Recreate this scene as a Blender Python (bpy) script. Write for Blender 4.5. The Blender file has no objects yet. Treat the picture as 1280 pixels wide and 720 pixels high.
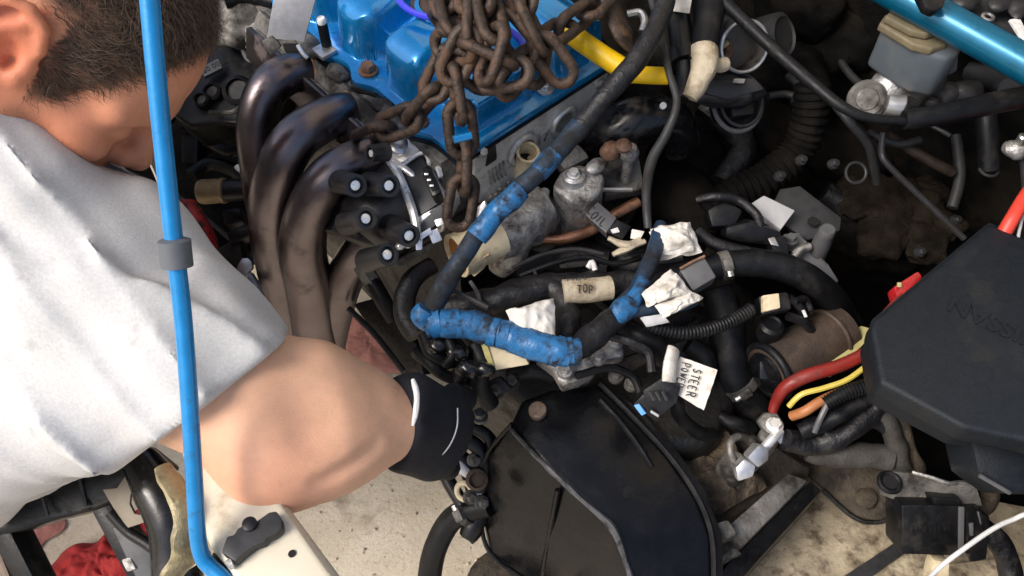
import bpy, bmesh, math, random
import numpy as np
from mathutils import Vector as V, Matrix, noise as mnoise
random.seed(7); RNG = np.random.default_rng(7)
SC = bpy.context.scene; COL = SC.collection
R = math.radians

# ---------------------------------------------------------------- camera, sky, sun, exposure
F = 1108.5; PITCH = R(55); CAM = V((0, 0, 1.5))
cd = bpy.data.cameras.new('camera'); co = bpy.data.objects.new('camera', cd); COL.objects.link(co)
cd.sensor_fit = 'HORIZONTAL'; cd.angle = 2 * math.atan(640 / F); cd.clip_start = .02; cd.clip_end = 200
co.location = CAM; co.rotation_euler = (R(90) - PITCH, 0, 0); SC.camera = co
SUN_EL, SUN_AZ = 48, 207          # degrees; azimuth counter-clockwise from +X: the light comes from the left, in front of the car
wd = bpy.data.worlds.new('World'); SC.world = wd; wd.use_nodes = True
wn = wd.node_tree; bg = wn.nodes['Background']; sky = wn.nodes.new('ShaderNodeTexSky')
sky.sky_type = 'NISHITA'; sky.sun_disc = False; sky.sun_elevation = R(SUN_EL); sky.sun_rotation = R(90 - SUN_AZ)
sky.air_density = 1.0; sky.dust_density = 4.0; sky.ozone_density = 1.0
wn.links.new(sky.outputs[0], bg.inputs[0]); bg.inputs[1].default_value = .14
sl = bpy.data.lights.new('sun', 'SUN'); so = bpy.data.objects.new('sun', sl); COL.objects.link(so)
sl.energy = 2.4; sl.angle = R(26); sl.color = (1, .95, .88)
sd = V((math.cos(R(SUN_AZ)) * math.cos(R(SUN_EL)), math.sin(R(SUN_AZ)) * math.cos(R(SUN_EL)), math.sin(R(SUN_EL))))
so.rotation_euler = sd.to_track_quat('Z', 'Y').to_euler(); so.location = sd * 6
SC.view_settings.view_transform = 'Standard'; SC.view_settings.look = 'None'
SC.view_settings.exposure = .40; SC.view_settings.gamma = 1; SC.view_settings.use_curve_mapping = False
SC.render.engine = 'CYCLES'; SC.cycles.use_denoising = True; SC.cycles.max_bounces = 8
SC.cycles.use_adaptive_sampling = True

# ---------------------------------------------------------------- pixel -> place
RIGHT = V((1, 0, 0)); UP = V((0, math.sin(PITCH), math.cos(PITCH))); FWD = V((0, math.cos(PITCH), -math.sin(PITCH)))
def ray(x, y): return RIGHT * ((x - 640) / F) + UP * ((360 - y) / F) + FWD
def W(x, y, z): r = ray(x, y); return CAM + r * ((z - CAM.z) / r.z)       # the point seen at a pixel, at height z
def D(x, y, d): return CAM + ray(x, y) * d                               # the point seen at a pixel, at distance d
def mpp(p): return (p - CAM).dot(FWD) / F                                # metres per pixel there
def T(pts): return [W(*p) for p in pts]
TH = R(42); E1 = V((math.cos(TH), math.sin(TH), 0)); E2 = V((-math.sin(TH), math.cos(TH), 0)); EZ = V((0, 0, 1))
E0 = W(590, 190, .80)                                                     # corner of the cylinder head
def EL(u, v, z): return V((E0.x, E0.y, 0)) + E1 * u + E2 * v + EZ * z

# ---------------------------------------------------------------- materials
def lin(h):
    h = h.lstrip('#'); c = [int(h[i:i + 2], 16) / 255 for i in (0, 2, 4)]
    return tuple((x / 12.92 if x <= .04045 else ((x + .055) / 1.055) ** 2.4) for x in c)
def mat(name, col, rough=.5, metal=0., var=.2, scale=60., dirt=None, damt=.5, dscale=14., bump=.0, bscale=300., coat=0., spec=.5, sss=0., speck=0., speckcol=(.30, .29, .27), vcol=None, trans=0., rvar=.12, detail=5):
    if isinstance(col, str): col = lin(col)
    if isinstance(dirt, str): dirt = lin(dirt)
    m = bpy.data.materials.new(name); m.use_nodes = True
    n = m.node_tree.nodes; l = m.node_tree.links; b = n['Principled BSDF']
    tc = n.new('ShaderNodeTexCoord')
    def nz(s, det=detail, rg=.6):
        t = n.new('ShaderNodeTexNoise'); t.inputs['Scale'].default_value = s; t.inputs['Detail'].default_value = det
        t.inputs['Roughness'].default_value = rg; l.new(tc.outputs['Object'], t.inputs['Vector']); return t
    def mix(a, bb, f):
        x = n.new('ShaderNodeMix'); x.data_type = 'RGBA'
        for s, val in ((x.inputs[6], a), (x.inputs[7], bb)):
            if isinstance(val, tuple): s.default_value = (*val, 1)
            else: l.new(val, s)
        if isinstance(f, float): x.inputs[0].default_value = f
        else: l.new(f, x.inputs[0])
        return x.outputs[2]
    def ramp(src, a, bb):
        r = n.new('ShaderNodeMapRange'); r.inputs[1].default_value = a; r.inputs[2].default_value = bb
        l.new(src, r.inputs[0]); return r.outputs[0]
    n1 = nz(scale)
    lo = tuple(c * (1 - var) for c in col); hi = tuple(min(1, c * (1 + var)) for c in col)
    c = mix(lo, hi, ramp(n1.outputs[0], .3, .7))
    if vcol:
        a = n.new('ShaderNodeVertexColor'); a.layer_name = vcol
        x = n.new('ShaderNodeMix'); x.data_type = 'RGBA'; x.blend_type = 'MULTIPLY'; x.inputs[0].default_value = 1
        l.new(c, x.inputs[6]); l.new(a.outputs[0], x.inputs[7]); c = x.outputs[2]
    rv = ramp(n1.outputs[0], .25, .75)
    mr = n.new('ShaderNodeMapRange'); mr.inputs[3].default_value = max(.02, rough - rvar); mr.inputs[4].default_value = min(1, rough + rvar)
    l.new(rv, mr.inputs[0]); ro = mr.outputs[0]
    mt = None
    if dirt is not None:
        n2 = nz(dscale, 8, .65); f = ramp(n2.outputs[0], .62 - .35 * damt, .78 - .30 * damt)
        c = mix(c, dirt, f)
        x = n.new('ShaderNodeMix'); x.data_type = 'FLOAT'; l.new(f, x.inputs[0]); l.new(ro, x.inputs[2]); x.inputs[3].default_value = .85; ro = x.outputs[0]
        if metal:
            x = n.new('ShaderNodeMix'); x.data_type = 'FLOAT'; l.new(f, x.inputs[0]); x.inputs[2].default_value = metal; x.inputs[3].default_value = 0; mt = x.outputs[0]
    if speck:
        vo = n.new('ShaderNodeTexVoronoi'); vo.inputs['Scale'].default_value = speck; l.new(tc.outputs['Object'], vo.inputs['Vector'])
        wn_ = n.new('ShaderNodeTexWhiteNoise'); l.new(vo.outputs['Color'], wn_.inputs['Vector'])
        a_ = n.new('ShaderNodeMath'); a_.operation = 'LESS_THAN'; l.new(vo.outputs['Distance'], a_.inputs[0]); a_.inputs[1].default_value = .085
        b_ = n.new('ShaderNodeMath'); b_.operation = 'GREATER_THAN'; l.new(wn_.outputs['Value'], b_.inputs[0]); b_.inputs[1].default_value = .80
        m_ = n.new('ShaderNodeMath'); m_.operation = 'MULTIPLY'; l.new(a_.outputs[0], m_.inputs[0]); l.new(b_.outputs[0], m_.inputs[1])
        c = mix(c, speckcol, m_.outputs[0])
    l.new(c, b.inputs['Base Color']); l.new(ro, b.inputs['Roughness'])
    if mt: l.new(mt, b.inputs['Metallic'])
    else: b.inputs['Metallic'].default_value = metal
    b.inputs['Specular IOR Level'].default_value = spec
    if coat: b.inputs['Coat Weight'].default_value = coat; b.inputs['Coat Roughness'].default_value = .06
    if sss:
        b.inputs['Subsurface Weight'].default_value = sss; b.inputs['Subsurface Radius'].default_value = (.010, .004, .002); b.inputs['Subsurface Scale'].default_value = .6
    if trans: b.inputs['Transmission Weight'].default_value = trans
    if bump:
        n3 = nz(bscale, 6, .6); bp = n.new('ShaderNodeBump'); bp.inputs['Strength'].default_value = bump; bp.inputs['Distance'].default_value = .003
        l.new(n3.outputs[0], bp.inputs['Height']); l.new(bp.outputs[0], b.inputs['Normal'])
    return m
G = '#3a332b'
MT = dict(
    blue=mat('blue_paint', (.0008, .215, .54), .26, .45, .10, 40, dirt=(.01, .03, .07), damt=.14, dscale=36, coat=1, bump=.07, bscale=200),
    rod=mat('rod_blue_paint', (.004, .22, .54), .35, .2, .10, 60, dirt=(.02, .05, .09), damt=.10, dscale=70, coat=.4, bump=.12, bscale=160),
    bar=mat('strut_blue_paint', (.002, .115, .215), .34, .5, .08, 60, coat=.3),
    violet=mat('violet_plastic', (.06, .06, .75), .3, 0, .1),
    alu=mat('cast_aluminium', (.44, .43, .42), .42, .8, .3, 70, dirt=(.045, .037, .03), damt=.46, dscale=40, bump=.6, bscale=220),
    aluclean=mat('machined_aluminium', (.62, .62, .62), .36, .85, .12, 50, dirt=(.16, .15, .14), damt=.2, dscale=20, bump=.1),
    aludirty=mat('oily_aluminium', (.20, .19, .175), .5, .5, .3, 60, dirt=(.018, .015, .012), damt=.6, dscale=22, bump=.45, bscale=220),
    steel=mat('steel', (.55, .54, .52), .35, .9, .2, 120, dirt=(.10, .075, .05), damt=.3, dscale=60, bump=.15),
    chrome=mat('polished_steel', (.7, .7, .7), .18, 1, .08),
    bright=mat('bright_terminal', (.85, .85, .85), .3, .6, .08),
    header=mat('heat_stained_steel', (.165, .142, .15), .33, 1, .25, 16, dirt=(.10, .07, .06), damt=.12, dscale=22, bump=.14, bscale=110, rvar=.09),
    rust=mat('rusty_chain', (.062, .044, .034), .5, .5, .45, 80, dirt=(.115, .052, .022), damt=.28, dscale=45, bump=.5, bscale=260),
    rustbolt=mat('rusty_bolt', (.22, .13, .085), .6, .4, .3, 150, dirt=(.12, .05, .02), damt=.4, dscale=90, bump=.3),
    blk=mat('black_plastic', (.0055, .0055, .0065), .40, 0, .3, 80, dirt=(.022, .019, .016), damt=.28, dscale=25, bump=.12, spec=.35),
    blkgloss=mat('black_gloss_plastic', (.005, .005, .006), .24, 0, .3, 80, dirt=(.018, .016, .014), damt=.18, dscale=30, bump=.04),
    rubber=mat('black_rubber', (.0055, .006, .0075), .46, 0, .3, 90, dirt=(.020, .018, .016), damt=.28, dscale=30, bump=.18, spec=.25),
    tape=mat('black_loom_tape', (.006, .006, .008), .44, 0, .35, 110, dirt=(.020, .018, .016), damt=.28, dscale=50, bump=.55, bscale=170),
    oily=mat('oily_black_casting', (.006, .0055, .005), .42, .1, .4, 60, dirt=(.017, .013, .010), damt=.35, dscale=18, bump=.5, bscale=160, speck=0),
    cover=mat('black_painted_steel', (.0042, .0042, .005), .25, 0, .3, 30, dirt=(.010, .0085, .0075), damt=.14, dscale=14, bump=.3, bscale=45, spec=.35),
    grime=mat('brown_grime', (.060, .046, .031), .8, 0, .5, 60, dirt=(.016, .012, .009), damt=.5, dscale=24, bump=.9, bscale=180),
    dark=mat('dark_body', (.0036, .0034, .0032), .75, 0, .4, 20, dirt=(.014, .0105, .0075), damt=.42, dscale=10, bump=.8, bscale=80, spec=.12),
    duct=mat('dull_black_duct', (.0025, .0026, .003), .6, 0, .3, 40, dirt=(.008, .007, .006), damt=.25, bump=.3, spec=.18),
    cream=mat('cream_car_paint', (.66, .60, .47), .32, 0, .05, 20, dirt=(.36, .28, .17), damt=.24, dscale=22, coat=.2, bump=.05),
    creamdirty=mat('dirty_cream_paint', (.34, .285, .20), .7, 0, .3, 35, dirt=(.085, .058, .036), damt=.40, dscale=42, bump=.7, bscale=120, speck=120),
    headface=mat('clean_head_face', (.62, .61, .59), .42, .55, .2, 60, dirt=(.12, .105, .09), damt=.30, dscale=34, bump=.3, bscale=200),
    browndark=mat('dark_brown_insulation', (.017, .0125, .009), .9, 0, .5, 40, dirt=(.005, .004, .003), damt=.45, dscale=18, bump=1, bscale=120, spec=.1),
    dusty=mat('dusty_grey_rubber', (.045, .042, .038), .7, 0, .4, 60, dirt=(.014, .012, .010), damt=.4, dscale=30, bump=.4),
    armhair=mat('fine_arm_hair', (.16, .09, .055), .5, 0, .3, 100),
    capblk=mat('satin_black_cap', (.016, .016, .018), .36, 0, .25, 60, dirt=(.035, .032, .03), damt=.2, dscale=30, bump=.06),
    concrete=None,
    creamp=mat('cream_plastic', (.62, .53, .36), .45, 0, .1, 60, dirt=(.30, .20, .09), damt=.28, dscale=40, bump=.12),
    orangein=mat('rusty_inside', (.36, .14, .035), .7, 0, .3, 90),
    creamtape=mat('masking_tape', (.44, .38, .28), .7, 0, .12, 120, dirt=(.24, .18, .11), damt=.38, dscale=55, bump=.5, bscale=190),
    paper=mat('white_paper_tape', (.66, .63, .58), .7, 0, .06, 70, dirt=(.36, .31, .25), damt=.30, dscale=40, bump=.35, bscale=120),
    yellow=mat('yellow_hose', (.80, .50, .004), .42, 0, .06, 70, dirt=(.55, .33, .02), damt=.15, dscale=30, bump=.15),
    yellowwire=mat('yellow_wire', (.58, .46, .09), .4, 0, .1),
    strip=mat('olive_strip', (.42, .38, .16), .6, 0, .15, 60, dirt=(.2, .17, .09), damt=.3),
    red=mat('red_cable', (.20, .016, .012), .38, 0, .2, 60, dirt=(.12, .02, .015), damt=.3, dscale=50, bump=.1),
    redbright=mat('red_plastic', (.62, .05, .03), .4, 0, .1),
    redcloth=mat('red_cloth', (.36, .022, .02), .9, 0, .2, 60, bump=.5, bscale=700),
    pinkcloth=mat('pink_cloth', (.52, .22, .17), .9, 0, .2, 90, bump=.5, bscale=600),
    orange=mat('orange_wire', (.36, .14, .05), .45, 0, .15),
    white=mat('white_wire', (.82, .82, .80), .4, 0, .04),
    copper=mat('copper_pipe', (.42, .21, .13), .38, .9, .3, 70, dirt=(.12, .07, .045), damt=.3, dscale=40),
    bluetape=mat('blue_tape', (.014, .105, .26), .36, 0, .3, 60, dirt=(.006, .008, .012), damt=.60, dscale=52, bump=.5, bscale=150),
    bluetapebright=mat('bright_blue_tape', (.018, .15, .37), .32, 0, .3, 60, dirt=(.008, .012, .022), damt=.48, dscale=60, bump=.4, bscale=150),
    bluesheath=mat('blue_black_sheath', (.010, .032, .068), .42, 0, .3, 50, dirt=(.006, .007, .009), damt=.6, dscale=26, bump=.25),
    greyconn=mat('grey_connector', (.085, .085, .09), .45, 0, .12, 80, dirt=(.06, .055, .05), damt=.2, dscale=40),
    greydark=mat('dark_grey_plastic', (.024, .024, .026), .5, 0, .25, 80, dirt=(.012, .011, .010), damt=.38),
    greylabel=mat('grey_label', (.42, .42, .43), .6, 0, .08, 60, bump=.1),
    reservoir=mat('reservoir_plastic', (.075, .09, .105), .4, 0, .1, 40, dirt=(.11, .11, .10), damt=.25, sss=.2),
    lid=mat('aged_lid', (.16, .13, .075), .55, 0, .15, 60, dirt=(.10, .085, .05), damt=.35),
    starter=mat('starter_brown', (.070, .048, .036), .6, .3, .3, 50, dirt=(.022, .016, .012), damt=.45, dscale=20, bump=.4),
    fuse=mat('fuse_box_plastic', (.0070, .0098, .0138), .5, 0, .18, 140, dirt=(.018, .0175, .017), damt=.16, dscale=16, bump=.3, bscale=650, rvar=.08, spec=.32),
    ink=mat('ink', (.01, .01, .012), .6, 0, .1), inkgrey=mat('grey_ink', (.12, .12, .12), .6, 0, .1),
    hole=mat('dark_hole', (.004, .004, .004), .9, 0, .1),
    glove=mat('black_glove', (.008, .009, .014), .75, 0, .25, 120, bump=.4, bscale=800, spec=.3),
    stripe=mat('pale_trim', (.68, .67, .66), .7, 0, .15, 200, bump=.5, bscale=500),
    shirt=mat('grey_white_cotton', (.57, .565, .56), .95, 0, .10, 420, bump=.32, bscale=1500, spec=.1, dirt=(.36, .355, .35), damt=.0, dscale=26),
    jeans=mat('dark_denim', (.02, .024, .04), .9, 0, .2, 300, bump=.4, bscale=900),
    skin=mat('skin', (.69, .405, .265), .50, 0, .08, 45, bump=.22, bscale=800, sss=.15, vcol='tint', spec=.35, dirt=(.30, .16, .11), damt=-.02, dscale=30),
    hair=mat('brown_hair', (.095, .062, .041), .42, 0, .45, 130, spec=.5),
    turq=mat('grey_rubber_clip', (.10, .11, .125), .6, 0, .1),
)
# ---------------------------------------------------------------- objects
ORG = {}
def obj(name, me, m, parent=None, sharp=40):
    o = bpy.data.objects.new(name, me); COL.objects.link(o)
    if m: me.materials.append(m)
    if parent is not None: o.parent = parent
    return o
def thing(name, label, cat, at=(0, 0, 0), group=None):
    o = bpy.data.objects.new(name, None); COL.objects.link(o); o.empty_display_size = .05
    o.location = at; ORG[o] = V(at); o['label'] = label; o['category'] = cat
    if group: o['group'] = group
    return o
class MB:
    def __init__(s): s.v = []; s.f = []
    def add(s, vs, fs):
        k = len(s.v); s.v += [V(p) for p in vs]; s.f += [tuple(i + k for i in f) for f in fs]; return s
    def build(s, name, m, parent=None, label=None, cat=None, group=None, kind=None, sharp=40, at=None):
        if parent is None: org = V(at) if at is not None else s.base()
        else: org = ORG[parent]
        me = bpy.data.meshes.new(name); me.from_pydata([p - org for p in s.v], [], s.f); me.update()
        me.shade_smooth(); me.set_sharp_from_angle(angle=R(sharp))
        o = obj(name, me, MT[m] if isinstance(m, str) else m, parent); ORG[o] = org
        if parent is None: o.location = org
        if label: o['label'] = label
        if cat: o['category'] = cat
        if group: o['group'] = group
        if kind: o['kind'] = kind
        return o
    def base(s):
        a = np.array([tuple(p) for p in s.v]); return V((*(a[:, :2].min(0) + a[:, :2].max(0)) / 2, a[:, 2].min()))
    def bm(s, b):
        b.verts.index_update(); s.add([v.co.copy() for v in b.verts], [[v.index for v in f.verts] for f in b.faces]); b.free(); return s
    def tube(s, pts, r, seg=12, sub=6, caps=True, closed=False, ripple=None, wob=0., flat=1.):
        pts = [V(p) for p in pts]; n = len(pts)
        rs = list(r) if isinstance(r, (list, tuple)) else [r] * n
        P = []; Q = []
        if n > 2 or closed:
            m = n if closed else n - 1
            for i in range(m):
                if closed: a, b, c, d = pts[(i - 1) % n], pts[i], pts[(i + 1) % n], pts[(i + 2) % n]
                else: a, b, c, d = pts[max(i - 1, 0)], pts[i], pts[i + 1], pts[min(i + 2, n - 1)]
                r0, r1 = rs[i], rs[(i + 1) % n]
                for k in range(sub):
                    t = k / sub
                    P.append(.5 * ((2 * b) + (c - a) * t + (2 * a - 5 * b + 4 * c - d) * t * t + (3 * b - a - 3 * c + d) * t ** 3)); Q.append(r0 + (r1 - r0) * t)
            if not closed: P.append(pts[-1]); Q.append(rs[-1])
        else: P = pts; Q = rs
        if ripple:                                          # corrugated: resample by arc length
            pitch, amp = ripple; L = [0]
            for i in range(1, len(P)): L.append(L[-1] + (P[i] - P[i - 1]).length)
            N = max(4, int(L[-1] / pitch * 4)); P2 = []; Q2 = []; j = 0
            for i in range(N + 1):
                t = L[-1] * i / N
                while j < len(L) - 2 and L[j + 1] < t: j += 1
                w = (t - L[j]) / max(1e-9, L[j + 1] - L[j]); P2.append(P[j].lerp(P[j + 1], min(1, w))); Q2.append((Q[j] + (Q[j + 1] - Q[j]) * min(1, w)) * (1 - amp * (i % 4 in (0, 3))))
            P, Q = P2, Q2
        m = len(P); vs = []; fs = []
        tg = [((P[(i + 1) % m] if closed else P[min(i + 1, m - 1)]) - (P[(i - 1) % m] if closed else P[max(i - 1, 0)])).normalized() for i in range(m)]
        nn = tg[0].orthogonal().normalized()
        for i in range(m):
            nn = (nn - tg[i] * nn.dot(tg[i])).normalized(); bb = tg[i].cross(nn)
            for k in range(seg):
                a = 2 * math.pi * k / seg; rr = Q[i]
                dr = nn * math.cos(a) * flat + bb * math.sin(a)
                p = P[i] + dr * rr
                if wob: p += dr * wob * mnoise.noise(p * 60)
                vs.append(p)
        for i in range(m if closed else m - 1):
            for k in range(seg):
                a = i * seg + k; b = i * seg + (k + 1) % seg; j = (i + 1) % m
                fs.append((a, b, j * seg + (k + 1) % seg, j * seg + k))
        if caps and not closed: fs.append(tuple(range(seg))[::-1]); fs.append(tuple((m - 1) * seg + k for k in range(seg)))
        return s.add(vs, fs)
    def lathe(s, o, ax, prof, seg=20, ref=None, ea=1., eb=1.):
        o = V(o); ax = V(ax).normalized()
        a = (V(ref) - ax * V(ref).dot(ax)).normalized() if ref is not None else ax.orthogonal().normalized(); b = ax.cross(a)
        vs = []; fs = []; m = len(prof)
        for r, h in prof:
            for k in range(seg):
                t = 2 * math.pi * k / seg; vs.append(o + ax * h + (a * math.cos(t) * ea + b * math.sin(t) * eb) * r)
        for i in range(m - 1):
            for k in range(seg):
                k2 = (k + 1) % seg; fs.append((i * seg + k, i * seg + k2, (i + 1) * seg + k2, (i + 1) * seg + k))
        if prof[0][0] > 1e-5: fs.append(tuple(range(seg))[::-1])
        if prof[-1][0] > 1e-5: fs.append(tuple((m - 1) * seg + k for k in range(seg)))
        return s.add(vs, fs)
    def prism(s, pts, th, bev=.002, n=None, seg=2):
        pts = [V(p) for p in pts]
        if n is None:
            n = V()
            for i in range(len(pts)): n += pts[i].cross(pts[(i + 1) % len(pts)])
            n.normalize()
            if n.dot(CAM - pts[0]) < 0: n = -n
        else: n = V(n).normalized()
        b = bmesh.new(); t = [b.verts.new(p) for p in pts]; u = [b.verts.new(p - n * th) for p in pts]; k = len(pts)
        b.faces.new(t); b.faces.new(u[::-1])
        for i in range(k): b.faces.new((t[i], u[i], u[(i + 1) % k], t[(i + 1) % k]))
        bmesh.ops.recalc_face_normals(b, faces=b.faces)
        if bev: bmesh.ops.bevel(b, geom=b.edges[:], offset=bev, segments=seg, affect='EDGES', profile=.6, clamp_overlap=True)
        return s.bm(b)
    def slab(s, pz, th, bev=.002, n=None, seg=2): return s.prism(T(pz), th, bev, n, seg)
    def box(s, c, ax, size, bev=.002, seg=2):
        x, y, z = [V(a).normalized() for a in ax]; c = V(c); sx, sy, sz = [d / 2 for d in size]
        return s.prism([c + x * sx * i + y * sy * j + z * sz for i, j in ((-1, -1), (1, -1), (1, 1), (-1, 1))], size[2], bev, z, seg)
    def torus(s, o, ax, RR, r, seg=32, seg2=8, ea=1., ref=None, arc=1., eb=1.):
        ax = V(ax).normalized(); a = (V(ref) - ax * V(ref).dot(ax)).normalized() if ref is not None else ax.orthogonal().normalized(); b = ax.cross(a); o = V(o)
        k = seg if arc >= 1 else int(seg * arc)
        pts = [o + a * math.cos(2 * math.pi * i / seg) * RR * ea + b * math.sin(2 * math.pi * i / seg) * RR * eb for i in range(k)]
        return s.tube(pts, r, seg2, 1, True, arc >= 1)
    def bolt(s, o, ax, r=.007, h=.006, washer=1.35):
        ax = V(ax).normalized(); s.lathe(o, ax, [(r * washer, -.004), (r * washer, .0015), (r * 1.02, .002)], 16)
        return s.lathe(V(o) + ax * .0018, ax, [(r, 0), (r, h * .8), (r * .86, h), (0.0001, h)], 6)
    def grid(s, fn, nu, nv, th=0.):
        vs = [fn(i / nu, j / nv) for j in range(nv + 1) for i in range(nu + 1)]; w = nu + 1
        fs = [(j * w + i, j * w + i + 1, (j + 1) * w + i + 1, (j + 1) * w + i) for j in range(nv) for i in range(nu)]
        if th:
            b = bmesh.new(); bv = [b.verts.new(p) for p in vs]
            for f in fs: b.faces.new([bv[i] for i in f])
            bmesh.ops.recalc_face_normals(b, faces=b.faces); b.normal_update()
            bmesh.ops.solidify(b, geom=b.faces[:], thickness=th); return s.bm(b)
        return s.add(vs, fs)
    def blob(s, c, ax, rad, amp=.15, fr=20., sub=4):
        b = bmesh.new(); bmesh.ops.create_icosphere(b, subdivisions=sub, radius=1); x, y, z = [V(a).normalized() for a in ax]
        for v in b.verts:
            p = x * v.co.x * rad[0] + y * v.co.y * rad[1] + z * v.co.z * rad[2]; q = V(c) + p
            v.co = V(c) + p * (1 + amp * mnoise.noise(q * fr) + amp * .5 * mnoise.noise(q * fr * 2.7))
        return s.bm(b)
def ridged(q):
    return abs(mnoise.noise(q)) + .55 * abs(mnoise.noise(q * 2.1)) + .3 * abs(mnoise.noise(q * 4.3))
def wad(c, ax, rad, amp=.5, fr=45., seed=0., sub=5):                       # crumpled lump of tape or paper
    b = bmesh.new(); bmesh.ops.create_icosphere(b, subdivisions=sub, radius=1); x, y, z = [V(a).normalized() for a in ax]; s = V((seed, 0, seed))
    for v in b.verts:
        p = x * v.co.x * rad[0] + y * v.co.y * rad[1] + z * v.co.z * rad[2]; q = (V(c) + p) * fr + s
        v.co = V(c) + p * (1.12 - amp * ridged(q) * .8)
    return MB().bm(b)
CAX = (RIGHT, UP, -FWD)
def tubep(pz, rpx, **k):                     # tube through pixels with heights; radius given in pixels there
    P = T(pz); rr = rpx if isinstance(rpx, (list, tuple)) else [rpx] * len(P)
    return MB().tube(P, [r * mpp(p) for r, p in zip(rr, P)], **k)
def one(name, mb, m, label, cat, group=None, kind=None, sharp=40):
    return mb.build(name, m, None, label, cat, group, kind, sharp)
def crumple(pz, n=3, amp=.009, fr=26., seed=0.):                          # creased tape or paper: a few folded sheets over one another
    rr = random.Random(int(seed * 7) + 1); m = MB(); a, b, c, d = T(pz); ce = (a + b + c + d) / 4; N = (b - a).cross(d - a).normalized(); N = N if N.dot(CAM - a) > 0 else -N
    for k in range(n):
        ss = 1 - .16 * k; jit = lambda: V((rr.uniform(-1, 1), rr.uniform(-1, 1), rr.uniform(-.4, .4))) * .004 * (k > 0)
        q = [ce + (p - ce) * ss + jit() + N * .0035 * k for p in (a, b, c, d)]; s = V((seed + k * 3.1, seed, k))
        def fn(u, v):
            p = q[0].lerp(q[1], u).lerp(q[3].lerp(q[2], u), v); e = max(abs(u - .5), abs(v - .5)) * 2
            w = p * fr + s; h = .55 - ridged(w) + .35 * mnoise.noise(w * .6)
            edge = 1 + .07 * mnoise.noise(p * 95 + s)
            return ce + (p - ce) * edge + N * (amp * h - .010 * e ** 3)
        m.grid(fn, 34, 26, .0007)
    return m
def sheet(pz, nu=14, nv=10, crum=.003, th=.0006, fr=45., seed=0.):   # a crumpled sheet over four corners
    a, b, c, d = T(pz); n = (b - a).cross(d - a).normalized()
    def fn(u, v):
        p = a.lerp(b, u).lerp(d.lerp(c, u), v); q = p * fr + V((seed, seed, 0)); k = mnoise.noise(q) + .5 * abs(mnoise.noise(q * 2.3))
        e = 1 + .03 * mnoise.noise(p * 130)
        return p + n * crum * k + (p - (a + b + c + d) / 4) * (e - 1)
    return MB().grid(fn, nu, nv, th)
def hand(body, p, xdir, up, size, m, parent, seed=1):                    # uneven marker lettering, one stroke-drawn letter after another
    GL = {'S': [(.8, .9), (.4, 1), (.1, .8), (.3, .55), (.7, .45), (.85, .2), (.5, 0), (.1, .1)], 'T': [(0, 1), (1, .97), None, (.5, 1), (.48, 0)], 'E': [(.9, 1), (.1, 1), (.08, 0), (.9, .02), None, (.1, .5), (.7, .52)],
          'R': [(.1, 0), (.1, 1), (.7, .95), (.8, .7), (.6, .5), (.1, .48), None, (.4, .48), (.9, 0)], 'P': [(.1, 0), (.12, 1), (.75, .92), (.8, .65), (.5, .48), (.1, .5)], 'O': [(.5, 1), (.1, .75), (.08, .3), (.45, 0), (.85, .25), (.88, .75), (.5, 1)],
          'W': [(0, 1), (.22, 0), (.5, .7), (.75, 0), (1, 1)], 'F': [(.9, 1), (.1, 1), (.1, 0), None, (.1, .5), (.7, .52)], 'U': [(.1, 1), (.1, .25), (.45, 0), (.85, .2), (.88, 1)], 'L': [(.1, 1), (.1, 0), (.85, .03)],
          'C': [(.9, .85), (.5, 1), (.1, .7), (.1, .3), (.5, 0), (.9, .15)], 'I': [(.5, 1), (.48, 0)]}
    rr = random.Random(seed); x = V(xdir).normalized(); z = x.cross(V(up)).normalized(); y = z.cross(x); mb = MB(); n = len(body); w = size * .62
    for i, chh in enumerate(body):
        o = V(p) + x * (i - n / 2) * w * 1.18 + y * (rr.uniform(-.12, .12) - .5) * size; sc = rr.uniform(.88, 1.1); tl = rr.uniform(-.16, .16); run = []
        for q in GL[chh] + [None]:
            if q is None:
                if len(run) > 1: mb.tube(run, size * .075, 6, 3)
                run = []
            else: run.append(o + x * (q[0] * w * .85 + q[1] * tl * w) * sc + y * q[1] * size * sc)
    mb.v = [q - z * ((q - V(p)).dot(z)) * .6 for q in mb.v]
    return mb.build('handwriting', m, parent)
def text(body, p, xdir, up, size, m, parent, ext=.0003, name='lettering', bold=0.):
    cu = bpy.data.curves.new(name, 'FONT'); cu.body = body; cu.size = size; cu.extrude = ext; cu.align_x = 'CENTER'; cu.align_y = 'CENTER'; cu.offset = bold; cu.resolution_u = 3
    x = V(xdir).normalized(); z = x.cross(V(up)).normalized(); y = z.cross(x)
    tmp = bpy.data.objects.new(name, cu); COL.objects.link(tmp); bpy.context.view_layer.update()
    me = bpy.data.meshes.new_from_object(tmp.evaluated_get(bpy.context.evaluated_depsgraph_get())); bpy.data.objects.remove(tmp)
    me.materials.clear(); me.materials.append(MT[m]); o = bpy.data.objects.new(name, me); COL.objects.link(o); o.parent = parent
    M = Matrix((x, y, z)).transposed().to_4x4(); M.translation = V(p) - ORG[parent]; o.matrix_local = M; ORG[o] = ORG[parent]; return o
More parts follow.
